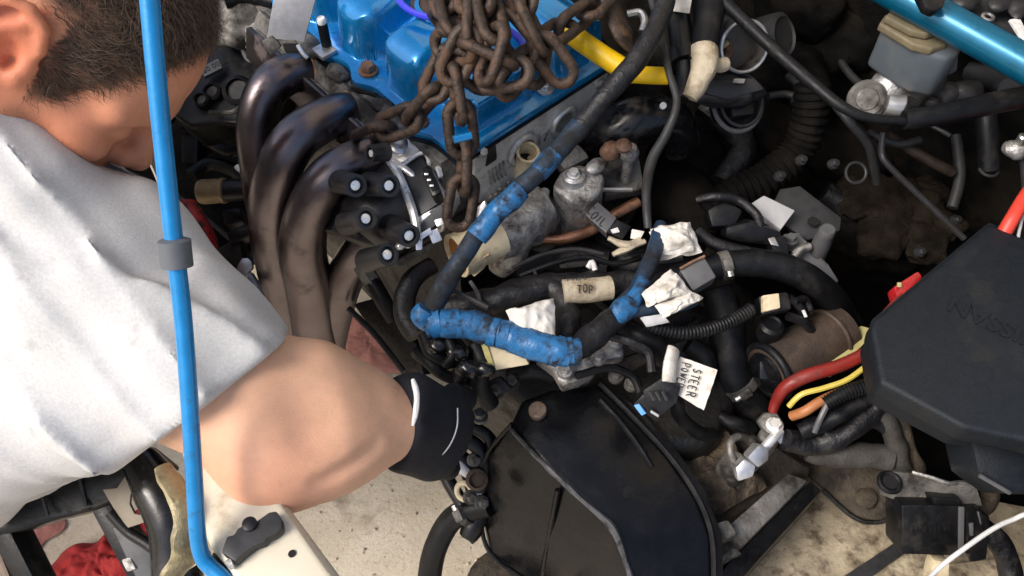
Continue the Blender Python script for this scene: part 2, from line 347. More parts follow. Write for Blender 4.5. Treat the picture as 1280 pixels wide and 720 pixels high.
# ---------------------------------------------------------------- ground
def concrete():
    m = bpy.data.materials.new('stained_concrete'); m.use_nodes = True; n = m.node_tree.nodes; l = m.node_tree.links; b = n['Principled BSDF']
    tc = n.new('ShaderNodeTexCoord')
    def nz(s, d=8, r=.6):
        t = n.new('ShaderNodeTexNoise'); t.inputs['Scale'].default_value = s; t.inputs['Detail'].default_value = d; t.inputs['Roughness'].default_value = r
        l.new(tc.outputs['Object'], t.inputs[0]); return t.outputs[0]
    def rmp(src, a, c):
        r = n.new('ShaderNodeMapRange'); r.inputs[1].default_value = a; r.inputs[2].default_value = c; l.new(src, r.inputs[0]); return r.outputs[0]
    def mix(a, c, f):
        x = n.new('ShaderNodeMix'); x.data_type = 'RGBA'
        for s, v in ((x.inputs[6], a), (x.inputs[7], c)):
            if isinstance(v, tuple): s.default_value = (*v, 1)
            else: l.new(v, s)
        l.new(f, x.inputs[0]); return x.outputs[2]
    c = mix((.50, .42, .31), (.66, .58, .46), rmp(nz(7), .35, .65))
    c = mix(c, (.36, .29, .21), rmp(nz(140, 4), .56, .74))
    c = mix(c, (.20, .155, .11), rmp(nz(4.3, 6, .55), .60, .68))
    c = mix(c, (.11, .085, .06), rmp(nz(17, 4), .70, .74))
    vo = n.new('ShaderNodeTexVoronoi'); vo.inputs['Scale'].default_value = 55; l.new(tc.outputs['Object'], vo.inputs[0])
    l.new(c, b.inputs['Base Color']); b.inputs['Roughness'].default_value = .9; b.inputs['Specular IOR Level'].default_value = .25
    bp = n.new('ShaderNodeBump'); bp.inputs['Strength'].default_value = .5; bp.inputs['Distance'].default_value = .004; l.new(nz(120), bp.inputs['Height']); l.new(bp.outputs[0], b.inputs['Normal'])
    return m
MT['concrete'] = concrete()
g = MB().add([(-40, -40, 0), (40, -40, 0), (40, 40, 0), (-40, 40, 0)], [(0, 1, 2, 3)]).build('ground', 'concrete', at=(0, 0, 0)); g['kind'] = 'structure'
mb = MB()                                                                 # grit on the concrete
for i in range(45):
    x, y = random.uniform(380, 620), random.uniform(560, 740); p = W(x, y, .001); r = random.uniform(.0012, .0035)
    mb.blob(p + V((0, 0, r * .4)), ((1, 0, 0), (0, 1, 0), (0, 0, 1)), (r, r * random.uniform(.6, 1.2), r * .7), .3, 300, 1)
mb.build('ground_grit', 'concrete', kind='stuff', label='scattered brown grit on the bare concrete', cat='grit')

# ---------------------------------------------------------------- the car's body round the engine
car = thing('car_body', 'cream car front end with its bay open, dirty rail and dark firewall', 'car', (.25, .75, 0))
def wall(name, a, b, z0, z1, th, m):
    a, b = V((a.x, a.y, 0)), V((b.x, b.y, 0)); n = (b - a).cross(EZ).normalized()
    return MB().prism([a + EZ * z0, b + EZ * z0, b + EZ * z1, a + EZ * z1], th, .006, n).build(name, m, car)
wall('firewall', EL(.64, -.75, 0), EL(.64, .8, 0), .12, .93, .02, 'dark')
wall('inner_wing', EL(-.45, .82, 0), EL(.64, .82, 0), .12, .84, .02, 'dark')
wall('inner_wing', EL(.64, -.72, 0), EL(-.02, -.72, 0), .12, .80, .02, 'dark')
MB().prism([EL(.05, -.71, .16), EL(.63, -.71, .16), EL(.63, .81, .16), EL(.05, .81, .16)], .02, .004, EZ).build('dark_undersheet', 'dark', car)  # dark sheet added so the deep cavity stays black over the pale ground
# hood, hinged at the firewall and raised
hd = E1 * -math.cos(R(68)) + EZ * math.sin(R(68)); h0, h1 = EL(.66, -.72, .96), EL(.66, .80, .96)
MB().prism([h0, h1, h1 + hd * .98, h0 + hd * .98], .022, .006).build('hood', 'cream', car)
hp = MB()
for t in (.08, .48, .86): hp.tube([h0.lerp(h1, .05) + hd * t - E1 * .02, h0.lerp(h1, .95) + hd * t - E1 * .02], .018, 8)
hp.build('hood_brace', 'cream', car)
# radiator support: cream panel beside the rod
sup = [(222, 548), (330, 560), (352, 628), (414, 716), (470, 790), (330, 800), (286, 712), (262, 684), (244, 640)]
s_ = MB().slab([(x, y, .80) for x, y in sup], .045, .006, EZ, 3).build('radiator_support', 'cream', car)
MB().slab([(352, 632, .798), (414, 718, .798), (470, 792, .798), (478, 790, .79), (422, 716, .79), (358, 630, .79)], .09, .002, EZ).build('flange', 'cream', s_)
MB().lathe(W(365, 692, .8008), EZ, [(.0032, -.001), (.0032, .0004)], 20, eb=.9).build('panel_hole', 'hole', s_)
lt = MB().slab([(x, y, .812) for x, y in ((276, 690), (283, 670), (292, 668), (297, 660), (304, 656), (313, 657), (322, 650), (336, 640), (345, 638), (352, 648), (353, 660), (344, 668), (334, 672), (330, 678), (318, 682), (302, 694), (294, 702))], .012, .003, EZ).build('latch_plate', 'greydark', s_)
MB().lathe(W(312, 655, .8135), EZ, [(.006, -.004), (.006, .001), (.0045, .0018)], 18).build('latch_stud', 'blk', s_)
# golden-green crumpled seal strip left of the rod
mb = MB(); P = T([(203, 583, .815), (222, 612, .81), (238, 648, .805), (232, 690, .79), (212, 726, .77)])
mb.tube(P, [.010, .013, .014, .014, .012], 10, 8, wob=.006, flat=.45); mb.build('seal_strip', mat('aged_seal', (.30, .25, .14), .35, .3, .4, 90, dirt=(.10, .08, .05), damt=.35, bump=.6, bscale=150), car)
# side rail, bottom right
rail = MB().slab([(850, 790, .40), (985, 575, .40), (1120, 600, .41), (1330, 640, .42), (1350, 800, .42)], .13, .01, EZ).build('side_rail', 'creamdirty', car)
MB().slab([(1052, 722, .425), (1128, 672, .425), (1136, 688, .422), (1072, 732, .422)], .03, .002, EZ).build('rail_brace', 'greydark', car)
MB().slab([(1148, 706, .43), (1300, 690, .43), (1310, 745, .43), (1150, 750, .43)], .04, .01, EZ).build('rail_lip', 'creamdirty', car)
mb = MB()
for i in range(420):
    p = W(random.uniform(930, 1130), random.uniform(610, 735), .401); r = random.uniform(.0008, .0024)
    mb.blob(p + V((0, 0, r * .3)), ((1, 0, 0), (0, 1, 0), (0, 0, 1)), (r, r, r * .7), .3, 300, 1)
mb.build('rail_grit', 'creamdirty', kind='stuff', label='fine grit lying on the dirty cream rail', cat='grit')

# ---------------------------------------------------------------- engine
eng = thing('engine', 'car engine with bright blue valve cover and bare aluminium head', 'engine', EL(.09, .15, .22))
MB().prism([EL(-.03, .0, .70), EL(.20, .0, .70), EL(.20, .42, .70), EL(-.03, .42, .70)], .44, .012, EZ).build('block', 'oily', eng)
# cylinder head
hm = MB().prism([EL(-.035, .012, .797), EL(.205, .012, .797), EL(.205, .43, .797), EL(-.035, .43, .797)], .11, .006, EZ); hm.build('cylinder_head', 'aludirty', eng)
# machined end face with cam plugs and cast letters
fa = MB().prism([EL(u, -.002, z) for u, z in ((.0, .715), (.03, .695), (.185, .715), (.207, .735), (.210, .795), (.0, .795))], .016, .003, -E2, 3).build('end_face', 'headface', eng)
for u, z in ((.071, .757), (.137, .757)):
    MB().torus(EL(u, -.004, z), -E2, .0185, .0045, 36, 10).build('cam_plug_ring', 'aluclean', fa)
    MB().lathe(EL(u, -.002, z), -E2, [(.0145, -.002), (.0145, .0015), (.011, .001), (.010, -.0015 + .0022)], 28).build('cam_plug', 'aludirty', fa)
mb = MB()
for k in range(5): mb.tube([EL(.024 + k * .0055, -.003, .732), EL(.020 + k * .0055, -.003, .758)], .0016, 6)
mb.build('cast_rib', 'alu', fa)
text('17', EL(.104, -.0028, .752), E1, EZ, .020, 'alu', fa, .0012)
mb = MB()
for u, z in ((.022, .712), (.030, .71), (.037, .714), (.044, .709), (.05, .716), (.058, .711)): mb.blob(EL(u, -.003, z), (E1, E2, EZ), (.003, .002, .0035), .3, 200, 2)
mb.build('casting_mark', 'alu', fa)
for u, z in ((.197, .78), (.197, .745)): MB().bolt(EL(u, -.003, z), -E2, .006, .006).build('bolt', 'steel', fa)
# valve cover: a casting with lobes, scalloped flange, bolts in the scallops
BOLT_L = [(-.012, .066), (-.004, .168), (-.020, .228), (-.012, .33)]; BOLT_E = [(.118, .016)]
def cover_h(u, v):
    def sm(a, b, t): t = max(0, min(1, (t - a) / (b - a))); return t * t * (3 - 2 * t)
    # left wall position swells in and out round the bolts
    left = -.004
    for bv in (.02, .066, .165, .255, .33): left += .030 * math.exp(-((v - bv) / .018) ** 2)
    left -= .008
    end = .010
    end += .016 * math.exp(-((u - .118) / .012) ** 2)
    end += .02 * sm(.06, .0, u) * 0
    d = min(u - left, v - end, .212 - u, .42 - v)
    wall_ = sm(0, .006, d)
    lob = sum(math.exp(-((v - c) / .034) ** 8) for c in (.115, .207, .30))
    h = .034 + .012 * sm(.05, .09, u)
    h += .030 * math.exp(-((u - .030) / .040) ** 8) * lob * (1 - .35 * sm(.02, -.02, u))
    h += .016 * math.exp(-((u - .165) / .030) ** 4)
    h -= .022 * math.exp(-((u - .105) / .016) ** 4)
    return .809 + wall_ * h
U0, U1, V0, V1, NU, NV = -.022, .2135, .003, .43, 150, 260
mb = MB().grid(lambda i, j: EL(U0 + (U1 - U0) * i, V0 + (V1 - V0) * j, cover_h(U0 + (U1 - U0) * i, V0 + (V1 - V0) * j)), NU, NV)
vc = mb.build('valve_cover', 'blue', eng, sharp=75)
fl = []
for k in range(64): v = .0 + .43 * k / 63; fl.append((-.021 - .013 * sum(math.exp(-((v - b[1]) / .017) ** 2) for b in BOLT_L), v))
out = fl + [(.214, .43), (.220, .30), (.220, .03), (.219, -.004)] + [(u, -.005) for u in np.linspace(.21, -.015, 30)]
b = [EL(u, v, .8095) for u, v in out]; MB().prism(b, .010, .002, EZ).build('flange', 'blue', vc)
b = [EL(u * 1.0 - .003 + .006 * (u > .1), v - .002, .7995) for u, v in out]; MB().prism(b, .0025, 0, EZ).build('gasket', 'rubber', vc)
for i, (u, v) in enumerate(BOLT_L):
    if i == 2:
        MB().box(EL(u - .010, v, .8125), (E1, E2, EZ), (.022, .022, .006), .002).build('stud_plate', 'aluclean', vc)
        MB().lathe(EL(u - .004, v + .004, .815), EZ, [(.006, 0), (.006, .03), (.005, .032)], 14).build('stud', 'blk', vc)
        MB().lathe(EL(u - .004, v + .004, .847), EZ, [(.0055, 0), (.0055, .005), (.004, .007)], 14).build('stud_cap', 'white', vc)
    else: MB().bolt(EL(u - .008, v, .811), EZ, .0085, .008).build('bolt', 'rustbolt', vc)
for u, v in BOLT_E: MB().bolt(EL(u, v - .006, .811), EZ, .0075, .008).build('bolt', 'steel', vc)
# ridge line across the cover and violet ring round the oil filler
fr = MB(); c = W(556, 2, .878); fr.lathe(c - EZ * .03, EZ, [(.034, 0), (.034, .028), (.029, .030), (.028, .004)], 32); fr.build('filler_neck', 'blue', vc)
MB().torus(W(552, -14, .884), EZ, .050, .0035, 40, 8).build('filler_seal', 'violet', vc)
MB().torus(W(612, 62, .878), EZ, .036, .004, 40, 8).build('seal_ring', 'violet', vc)
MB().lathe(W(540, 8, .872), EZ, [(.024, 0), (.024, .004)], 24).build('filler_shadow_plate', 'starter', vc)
# exhaust face: flange plate with studs, thin gasket edge
ef = MB().prism([EL(-.040, .075, .80), EL(-.040, .36, .80), EL(-.072, .36, .758), EL(-.072, .075, .758)], .012, .003).build('exhaust_port_face', 'aludirty', eng)
MB().tube([EL(-.056, .082, .785), EL(-.056, .35, .785)], .0016, 6).build('gasket_edge', 'steel', ef)
for v in (.105, .165, .205, .265, .31): MB().bolt(EL(-.061, v, .778), (EZ * .6 - E1 * .8), .0055, .006).build('stud_nut', 'aludirty', ef)
for (u, v, z, r) in ((-.030, .12, .803, .010), (-.034, .20, .80, .012), (-.032, .255, .804, .014), (-.03, .30, .80, .012)): MB().blob(EL(u, v, z), (E1, E2, EZ), (r, r * 1.6, r * .6), .3, 60, 3).build('casting_boss', 'aludirty', ef)
for k, pz in enumerate([[(440, 108, .800), (470, 118, .795), (500, 144, .79), (520, 158, .79)]]):
    tubep(pz, 6, seg=8).build('pipe', 'oily', eng)
# gearbox under and towards the camera
gb = MB().prism([EL(u, v, .575) for u, v in ((-.06, .0), (.22, .0), (.26, -.12), (.24, -.30), (.05, -.36), (-.06, -.30), (-.09, -.12))], .34, .02, EZ, 3).build('gearbox_casing', 'oily', eng)
for i in range(16):
    a = random.uniform(0, 6.28); u, v = random.uniform(-.07, .23), random.uniform(-.28, -.02)
    MB().box(EL(u, v, .58), (V((math.cos(a), math.sin(a), 0)), V((-math.sin(a), math.cos(a), 0)), EZ), (random.uniform(.02, .07), random.uniform(.008, .02), random.uniform(.02, .05)), .004).build('rib', 'oily', gb)
# grey casting edge that shows under the blue-taped loom
MB().slab([(668, 452, .655), (690, 462, .66), (702, 484, .655), (722, 474, .66), (742, 466, .66), (748, 452, .662), (778, 446, .662), (782, 436, .665), (760, 424, .665), (730, 432, .665), (690, 440, .66)], .02, .005).build('casting_lip', 'alu', eng)
for x, y in ((706, 464), (748, 448), (770, 428)): MB().bolt(W(x, y, .668), EZ, .006, .006).build('bolt', 'alu', eng)
# ---------------------------------------------------------------- exhaust header
hdr = thing('exhaust_header', 'bare steel exhaust header with curved heat-darkened tubes', 'exhaust header', W(385, 420, .40))
RUN = [
    ([(385, 92, .775), (362, 92, .787), (335, 112, .785), (322, 155, .755), (327, 215, .70), (340, 290, .61), (358, 370, .50), (372, 450, .38)], [24, 25, 26, 26, 26, 26, 26, 28]),
    ([(440, 140, .772), (415, 146, .785), (372, 172, .79), (346, 220, .755), (340, 280, .68), (352, 345, .58), (370, 420, .46), (380, 470, .38)], [25, 27, 28.5, 29, 29, 28.5, 28, 28]),
    ([(480, 182, .765), (455, 196, .775), (415, 218, .775), (388, 258, .74), (378, 310, .67), (388, 365, .57), (397, 430, .46), (400, 470, .38)], [23, 25, 27, 28, 30, 30, 30, 30]),
    ([(505, 265, .70), (478, 285, .70), (448, 318, .66), (426, 360, .57), (408, 430, .45), (402, 470, .38)], [20, 22, 24, 24, 24, 26])]
for k, (pz, rp) in enumerate(RUN):
    tb = tubep(pz, rp, seg=28, sub=8).build('tube', 'header' if k < 3 else 'header', hdr)
    if k < 3:
        P = T(pz); ax = (P[0] - P[1]).normalized()
        r = rp[0] * mpp(P[0])
        MB().torus(P[0] + (P[1] - P[0]) * .12, ax, r * 1.02, .0035, 32, 8).build('weld_bead', 'rustbolt', tb)
MB().tube(T([(392, 400, .475), (398, 450, .40), (402, 520, .30)]), [.038, .040, .034], 28, 6).build('collector', 'header', hdr)
MB().prism([EL(-.066, .08, .793), EL(-.066, .35, .793), EL(-.078, .35, .752), EL(-.078, .08, .752)], .008, .002).build('flange', 'header', hdr)

# ---------------------------------------------------------------- distributor
dis = thing('distributor', 'black distributor cap with bright terminals on silver housing', 'distributor', W(500, 290, .66))
A = (-E1 * .93 - EZ * .12 - E2 * .12).normalized(); c = W(508, 242, .722)
hs = MB().lathe(c - A * .045, A, [(.030, -.03), (.040, .0), (.054, .012), (.057, .03), (.057, .046), (.052, .048)], 40).build('housing', 'bright', dis)
MB().torus(c - A * .001, A, .0565, .0045, 48, 10).build('housing_rim', 'bright', hs)
cap = MB().lathe(c, A, [(.054, .0), (.054, .028), (.051, .036), (.051, .052), (.046, .066), (.034, .076), (.0001, .079)], 40).build('cap', 'capblk', dis)
for k, (x, y, dx, dy) in enumerate(((445, 232, -36, -6), (487, 232, -42, -2), (458, 273, -40, 6), (512, 295, -40, -12), (485, 318, -44, 8), (462, 192, 34, -2))):
    e = D(x, y, .918 if k < 5 else .915); s0 = D(x + dx * .62, y + dy, .962 if k < 5 else .93); ax = (e - s0).normalized(); L = (e - s0).length
    r = .0122 if k < 5 else .009
    tw = MB().lathe(s0, ax, [(r * 1.12, 0), (r, L * .6), (r, L), (r * .70, L), (r * .68, L - .006)], 22).build('tower', 'capblk', cap)
    MB().lathe(s0, ax, [(r * .46, L - .007), (r * .42, L - .0015), (r * .2, L - .001), (.0001, L - .001)], 18).build('terminal', 'bright', cap)
    if k < 5: tubep([(x + dx, y + dy, e.z - .03), ], 4) if 0 else None
for pz, r in (([(420, 250, .73), (455, 248, .742), (500, 258, .742)], 11), ([(425, 285, .715), (470, 300, .72), (505, 300, .72)], 12), ([(408, 232, .725), (425, 262, .72), (420, 292, .71)], 14)): tubep(pz, r, seg=12).build('cap_rib', 'capblk', cap)
# ignition module: dark panel framed by bright edges, with socket
MB().slab([(487, 210, .772), (527, 184, .784), (561, 250, .772), (520, 282, .758)], .03, .004).build('frame', 'bright', dis)
md = MB().slab([(494, 212, .775), (527, 192, .785), (554, 250, .775), (522, 272, .762)], .03, .003).build('module', 'greydark', dis)
MB().tube(T([(480, 192, .772), (496, 214, .777), (510, 246, .772), (519, 275, .765), (521, 302, .755)]), .0048, 8).build('bright_edge', 'bright', md)
MB().tube(T([(496, 211, .778), (528, 191, .788), (537, 205, .786)]), .0024, 8).build('bright_edge', 'bright', md)
MB().slab([(479, 184, .785), (512, 171, .793), (527, 188, .79), (494, 208, .779)], .02, .003).build('bright_plate', 'aluclean', dis)
sk = MB().slab([(524, 210, .800), (537, 204, .802), (552, 240, .795), (540, 246, .792)], .022, .004).build('socket', 'blk', md)
MB().slab([(528, 214, .8012), (535, 211, .8025), (546, 236, .7968), (540, 239, .795)], .002, .001).build('socket_opening', 'hole', md)
mb = MB()
for t in (.2, .5, .8): p = W(531 + 11 * t, 213 + 24 * t, .8035 - .006 * t); mb.box(p, CAX, (.004, .002, .003), .0003)
mb.build('socket_pin', 'bright', md)
MB().slab([(521, 272, .76), (553, 254, .772), (556, 272, .76), (524, 300, .745)], .02, .003).build('module_side', 'greyconn', md)
for pz in ([(519, 296, .755), (538, 284, .76), (540, 291, .757), (528, 299, .752), (528, 312, .746), (520, 313, .746)], [(543, 275, .764), (552, 272, .766), (555, 280, .762), (546, 284, .76)], [(534, 290, .752), (547, 285, .754), (553, 300, .746), (541, 305, .744)], [(544, 208, .79), (551, 206, .79), (554, 220, .785), (548, 222, .785)]):
    MB().slab(pz, .006, .001).build('clip', 'bright', dis)
MB().lathe(W(500, 180, .79), EZ * .8 - E2 * .3, [(.012, -.02), (.012, 0), (.008, .003)], 18).build('boss', 'aluclean', dis)
MB().blob(W(545, 190, .765), CAX, (.034, .030, .02), .2, 40, 4).build('mounting', 'alu', dis)
MB().bolt(W(556, 188, .79), EZ, .006, .006).build('bolt', 'aluclean', dis)
MB().slab([(490, 330, .70), (540, 302, .715), (545, 308, .71), (502, 334, .695)], .01, .002).build('clamp_plate', 'aludirty', dis)
for x, y in ((500, 308), (510, 306)): MB().lathe(W(x, y, .725), EZ - E2, [(.004, -.004), (.004, .003), (.003, .004)], 12).build('screw', 'bright', dis)
# dark plate right of the chain and coolant passage under the head
MB().slab([(592, 190, .79), (620, 182, .795), (622, 200, .775), (600, 215, .76), (588, 212, .765)], .012, .003).build('side_plate', 'blk', eng)
MB().bolt(W(602, 190, .795), -E2 + EZ, .005, .005).build('bolt', 'steel', eng)
MB().slab([(592, 262, .715), (606, 250, .725), (610, 262, .718), (596, 275, .71)], .01, .002).build('lug', 'bright', eng)

# ---------------------------------------------------------------- chain
ch = thing('lifting_chain', 'rusty lifting chain heaped on the blue valve cover and bolted to the head', 'chain', W(600, 100, .81))
def link_mesh():
    a, r = .0125, .0056; s = .0150; pts = []
    for k in range(9): t = -math.pi / 2 + math.pi * k / 8; pts.append(V((s + a * math.cos(t), a * math.sin(t), 0)))
    for k in range(9): t = math.pi / 2 + math.pi * k / 8; pts.append(V((-s + a * math.cos(t), a * math.sin(t), 0)))
    m = MB().tube(pts, r, 10, 2, closed=True, wob=.0009); me = bpy.data.meshes.new('link'); me.from_pydata(m.v, [], m.f); me.shade_smooth(); me.materials.append(MT['rust']); return me
LM = link_mesh()
def put_link(c, t, nrm, sc=1.0):
    x = V(t).normalized(); z = V(nrm); z = (z - x * z.dot(x)).normalized(); y = z.cross(x)
    o = bpy.data.objects.new('link', LM); COL.objects.link(o); o.parent = ch
    M = Matrix((x, y, z)).transposed().to_4x4() @ Matrix.Diagonal((sc, sc, sc, 1)); M.translation = c - ORG[ch]; o.matrix_local = M
def strand(pz, pitch=.0385, roll0=0., jit=.15, sc=1.0):
    P = T(pz); C = []
    for i in range(len(P) - 1):
        a, b, c, d = P[max(i - 1, 0)], P[i], P[i + 1], P[min(i + 2, len(P) - 1)]
        for k in range(24):
            t = k / 24; C.append(.5 * ((2 * b) + (c - a) * t + (2 * a - 5 * b + 4 * c - d) * t * t + (3 * b - a - 3 * c + d) * t ** 3))
    C.append(P[-1]); acc = 0; k = 0; last = C[0]; nx = pitch * .5
    for i in range(1, len(C)):
        acc += (C[i] - C[i - 1]).length
        if acc >= nx:
            tg = (C[min(i + 4, len(C) - 1)] - C[max(i - 4, 0)]).normalized()
            side = tg.cross(CAM - C[i]).normalized(); face = side.cross(tg)
            a = roll0 + (math.pi / 2 if k % 2 else 0) + random.uniform(-jit, jit)
            put_link(C[i], tg, face * math.cos(a) + side * math.sin(a), sc); k += 1; nx += pitch
strand([(566, 92, .905), (572, 125, .885), (576, 160, .855), (580, 200, .83), (578, 240, .80), (570, 290, .765)], roll0=1.4)
strand([(562, 70, .905), (545, 105, .885), (528, 132, .86), (505, 150, .842), (478, 160, .825), (452, 172, .795)], roll0=.35)
strand([(585, -30, .95), (588, 10, .945), (585, 45, .935), (572, 75, .92), (562, 95, .90)], roll0=.2)
strand([(552, 55, .915), (575, 60, .925), (610, 68, .925), (640, 90, .91), (600, 95, .90), (575, 80, .91)], roll0=.5, jit=.6)
strand([(600, -25, .95), (612, 15, .95), (618, 50, .94), (608, 85, .92)], roll0=.9)
strand([(640, -25, .95), (660, 20, .94), (680, 60, .915), (700, 88, .895)], roll0=.15, jit=.2)
strand([(668, 98, .885), (675, 60, .905), (690, 45, .91), (715, 28, .90), (740, 10, .90), (760, -12, .90)], roll0=.7, jit=.35)
strand([(625, 30, .93), (645, 50, .92), (655, 75, .905), (640, 100, .895)], roll0=.6, jit=.7)
strand([(545, -20, .93), (562, 15, .93), (570, 45, .93)], roll0=.4, jit=.5)
strand([(620, 60, .91), (590, 40, .915), (560, 30, .91), (555, 0, .92)], roll0=.9, jit=.7)
MB().lathe(W(578, 172, .868), (W(590, 170, .868) - W(566, 176, .868)), [(.0042, -.009), (.0042, .009)], 14).build('shackle_pin', 'blue', ch)
hk = thing('chain_hook', 'flat rusty steel hook end hanging beside the yellow hose', 'hook', W(785, 60, .84))
MB().tube(T([(758, -20, .90), (768, 20, .885), (780, 45, .875), (790, 64, .865)]), [.014, .016, .017, .006], 14, 8, flat=.5).build('hook_bar', 'rust', hk)
MB().tube(T([(784, 18, .86), (800, 16, .862), (806, 26, .86), (802, 40, .855)]), .0045, 8).build('hook_eye', 'steel', hk)

# ---------------------------------------------------------------- yellow hose
yh = thing('yellow_hose', 'bright yellow rubber hose lying across the end of the blue cover', 'hose', W(770, 90, .82))
MB().tube(T([(708, 36, .865), (722, 48, .863), (760, 74, .856), (790, 92, .85)]), .0115, 18, 8).build('straight_run', 'yellow', yh)
MB().tube(T([(778, 92, .846), (808, 94, .845), (834, 95, .842)]), .0095, 18, 8).build('end_piece', 'yellow', yh)
MB().tube(T([(790, 92, .848), (782, 92.5, .846)]), .0105, 18).build('elbow', 'yellow', yh)

# ---------------------------------------------------------------- coolant housing, outlet, pipes
th_ = thing('thermostat_housing', 'lumpy cast aluminium coolant housing with a shiny bolt on top', 'housing', W(722, 270, .60))
MB().slab([(690, 232, .725), (700, 214, .728), (722, 204, .73), (746, 207, .73), (757, 218, .728), (752, 240, .722), (738, 250, .72), (712, 252, .72)], .075, .012, EZ, 4).build('body', 'alu', th_)
MB().lathe(W(717, 221, .731), EZ, [(.014, -.01), (.013, .002), (.009, .004), (.009, .001)], 22).build('bolt_seat', 'aluclean', th_)
MB().bolt(W(717, 219, .733), EZ, .0065, .006, 1.2).build('bolt', 'bright', th_)
MB().blob(W(745, 208, .733), (E1, E2, EZ), (.014, .010, .006), .15, 60, 3).build('ear', 'alu', th_)
MB().lathe(W(676, 262, .69), EZ, [(.026, -.05), (.025, -.005), (.020, .006), (.016, .008)], 22).build('boss', 'aludirty', th_)
MB().lathe(W(680, 252, .70), EZ, [(.006, 0), (.006, .018), (.0045, .02)], 12).build('boss_stud', 'alu', th_)
MB().torus(W(680, 272, .688), EZ, .012, .003, 24, 8).build('boss_ring', 'aluclean', th_)
MB().prism(T([(752, 205, .70), (796, 178, .71), (806, 236, .69), (756, 245, .69)]), .02, .004).build('flange', 'aludirty', th_)
MB().tube(T([(753, 237, .702), (790, 237, .70)]), .003, 8).build('flange_edge', 'aluclean', th_)
MB().lathe(W(782, 222, .70), EZ, [(.006, -.01), (.006, .035), (.011, .038), (.0115, .045), (.008, .052), (.0001, .053)], 18).build('tall_bolt', 'alu', th_)
MB().lathe(W(779, 186, .77), EZ, [(.008, 0), (.010, .006), (.005, .012)], 14).build('bolt_cap', 'rustbolt', th_)
MB().blob(W(762, 188, .745), (E1, E2, EZ), (.012, .012, .012), .3, 60, 3).build('lump', 'rustbolt', th_)
MB().prism(T([(690, 190, .74), (722, 176, .745), (740, 196, .735), (705, 214, .73)]), .03, .008).build('neck_top', 'aludirty', th_)
wo = thing('water_outlet', 'aluminium water outlet ending in a cream flared spout', 'pipe', W(615, 330, .60))
MB().tube(T([(668, 262, .69), (650, 275, .695), (632, 290, .70), (612, 303, .70)]), [.034, .036, .030, .026], 22, 8, wob=.004).build('casting', 'alu', wo)
MB().tube(T([(650, 290, .70), (635, 318, .672), (622, 338, .65)]), [.020, .022, .012], 16, 6, wob=.003).build('casting_foot', 'alu', wo)
P = T([(622, 296, .705), (600, 306, .71), (570, 320, .71)]); ax = (P[2] - P[0]).normalized(); L = (P[2] - P[0]).length
MB().lathe(P[0], ax, [(.026, 0), (.024, L * .5), (.026, L), (.022, L), (.018, L * .55), (.016, L * .4), (.0001, L * .4)], 26).build('spout', 'creamp', wo)
MB().lathe(P[0], ax, [(.0222, L * .93), (.0178, L * .55), (.0001, L * .5)], 26).build('spout_inside', 'orangein', wo)
MB().slab([(588, 330, .715), (612, 318, .718), (606, 335, .70), (592, 346, .70), (586, 340, .70)], .006, .002).build('spout_tongue', 'creamp', wo)
yc = thing('coolant_stub', 'small cream pipe stub with a dark open mouth beside the head', 'pipe', W(662, 215, .66))
p = W(660, 190, .765); ax = (EZ * .9 - E2 * .25 - E1 * .1).normalized()
MB().lathe(p - ax * .05, ax, [(.014, 0), (.013, .03), (.0125, .046), (.0135, .05), (.0105, .05), (.009, .03)], 24).build('stub', 'creamp', yc)
MB().lathe(p - ax * .02, ax, [(.0095, 0), (.0001, .001)], 20).build('mouth', 'hole', yc)
MB().slab([(660, 200, .75), (676, 192, .75), (690, 198, .742), (668, 216, .73)], .02, .005).build('ear', 'creamp', yc)
one('copper_pipe', tubep([(664, 292, .672), (685, 299, .668), (712, 297, .67), (738, 288, .672), (768, 268, .676), (798, 252, .68)], 7, seg=14), 'copper', 'dull copper pipe curving below the cast coolant housing', 'pipe')
# ---------------------------------------------------------------- wiring loom in blue tape
lm = thing('wiring_loom', 'thick wiring loom wrapped in torn blue tape, bent in an elbow', 'wiring', W(620, 400, .66))
tubep([(800, -170, .80), (826, -80, .88), (832, -16, .90), (824, 25, .895), (798, 72, .885), (768, 108, .87), (722, 160, .845)], [11, 12, 12.5, 12.5, 13.5, 13.5, 12.8], seg=16, sub=10, wob=.0015).build('trunk', 'tape', lm)
tubep([(724, 158, .846), (700, 185, .8355), (672, 215, .825), (622, 262, .80), (588, 306, .78), (560, 350, .76), (538, 388, .745)], [13.2, 13, 12.6, 12, 12.4, 13, 12.5], seg=16, sub=10, wob=.0015).build('trunk', 'bluesheath', lm)
tubep([(652, 237, .8155), (638, 250, .81), (622, 263, .8015), (606, 284, .792), (596, 297, .786)], [13, 14.5, 14, 14.5, 14], seg=16, sub=8, wob=.002).build('tape_wrap', 'bluetapebright', lm)
tubep([(694, 192, .8335), (684, 203, .829), (672, 216, .8245)], [13.4, 13.6, 13.2], seg=16, sub=6, wob=.0015).build('tape_wrap', 'bluetape', lm)
tubep([(533, 385, .752), (527, 395, .745), (536, 404, .738)], [12, 14, 12], seg=14, sub=6, wob=.002).build('tape_wrap', 'bluetapebright', lm)
tubep([(530, 412, .735), (548, 404, .737), (590, 406, .735), (640, 422, .73), (690, 438, .727), (722, 440, .725)], [12, 17, 18, 18, 18, 15], seg=18, sub=8, wob=.002).build('elbow_run', 'bluetape', lm)
tubep([(640, 423, .732), (672, 433, .7292), (700, 439, .7275), (724, 439, .7262)], [18.6, 18.8, 18.5, 14], seg=18, sub=8, wob=.0018).build('tape_wrap', 'bluetapebright', lm)
ER = T([(545, 404, .737), (590, 406, .735), (640, 422, .73), (690, 438, .727), (716, 440, .7255)])
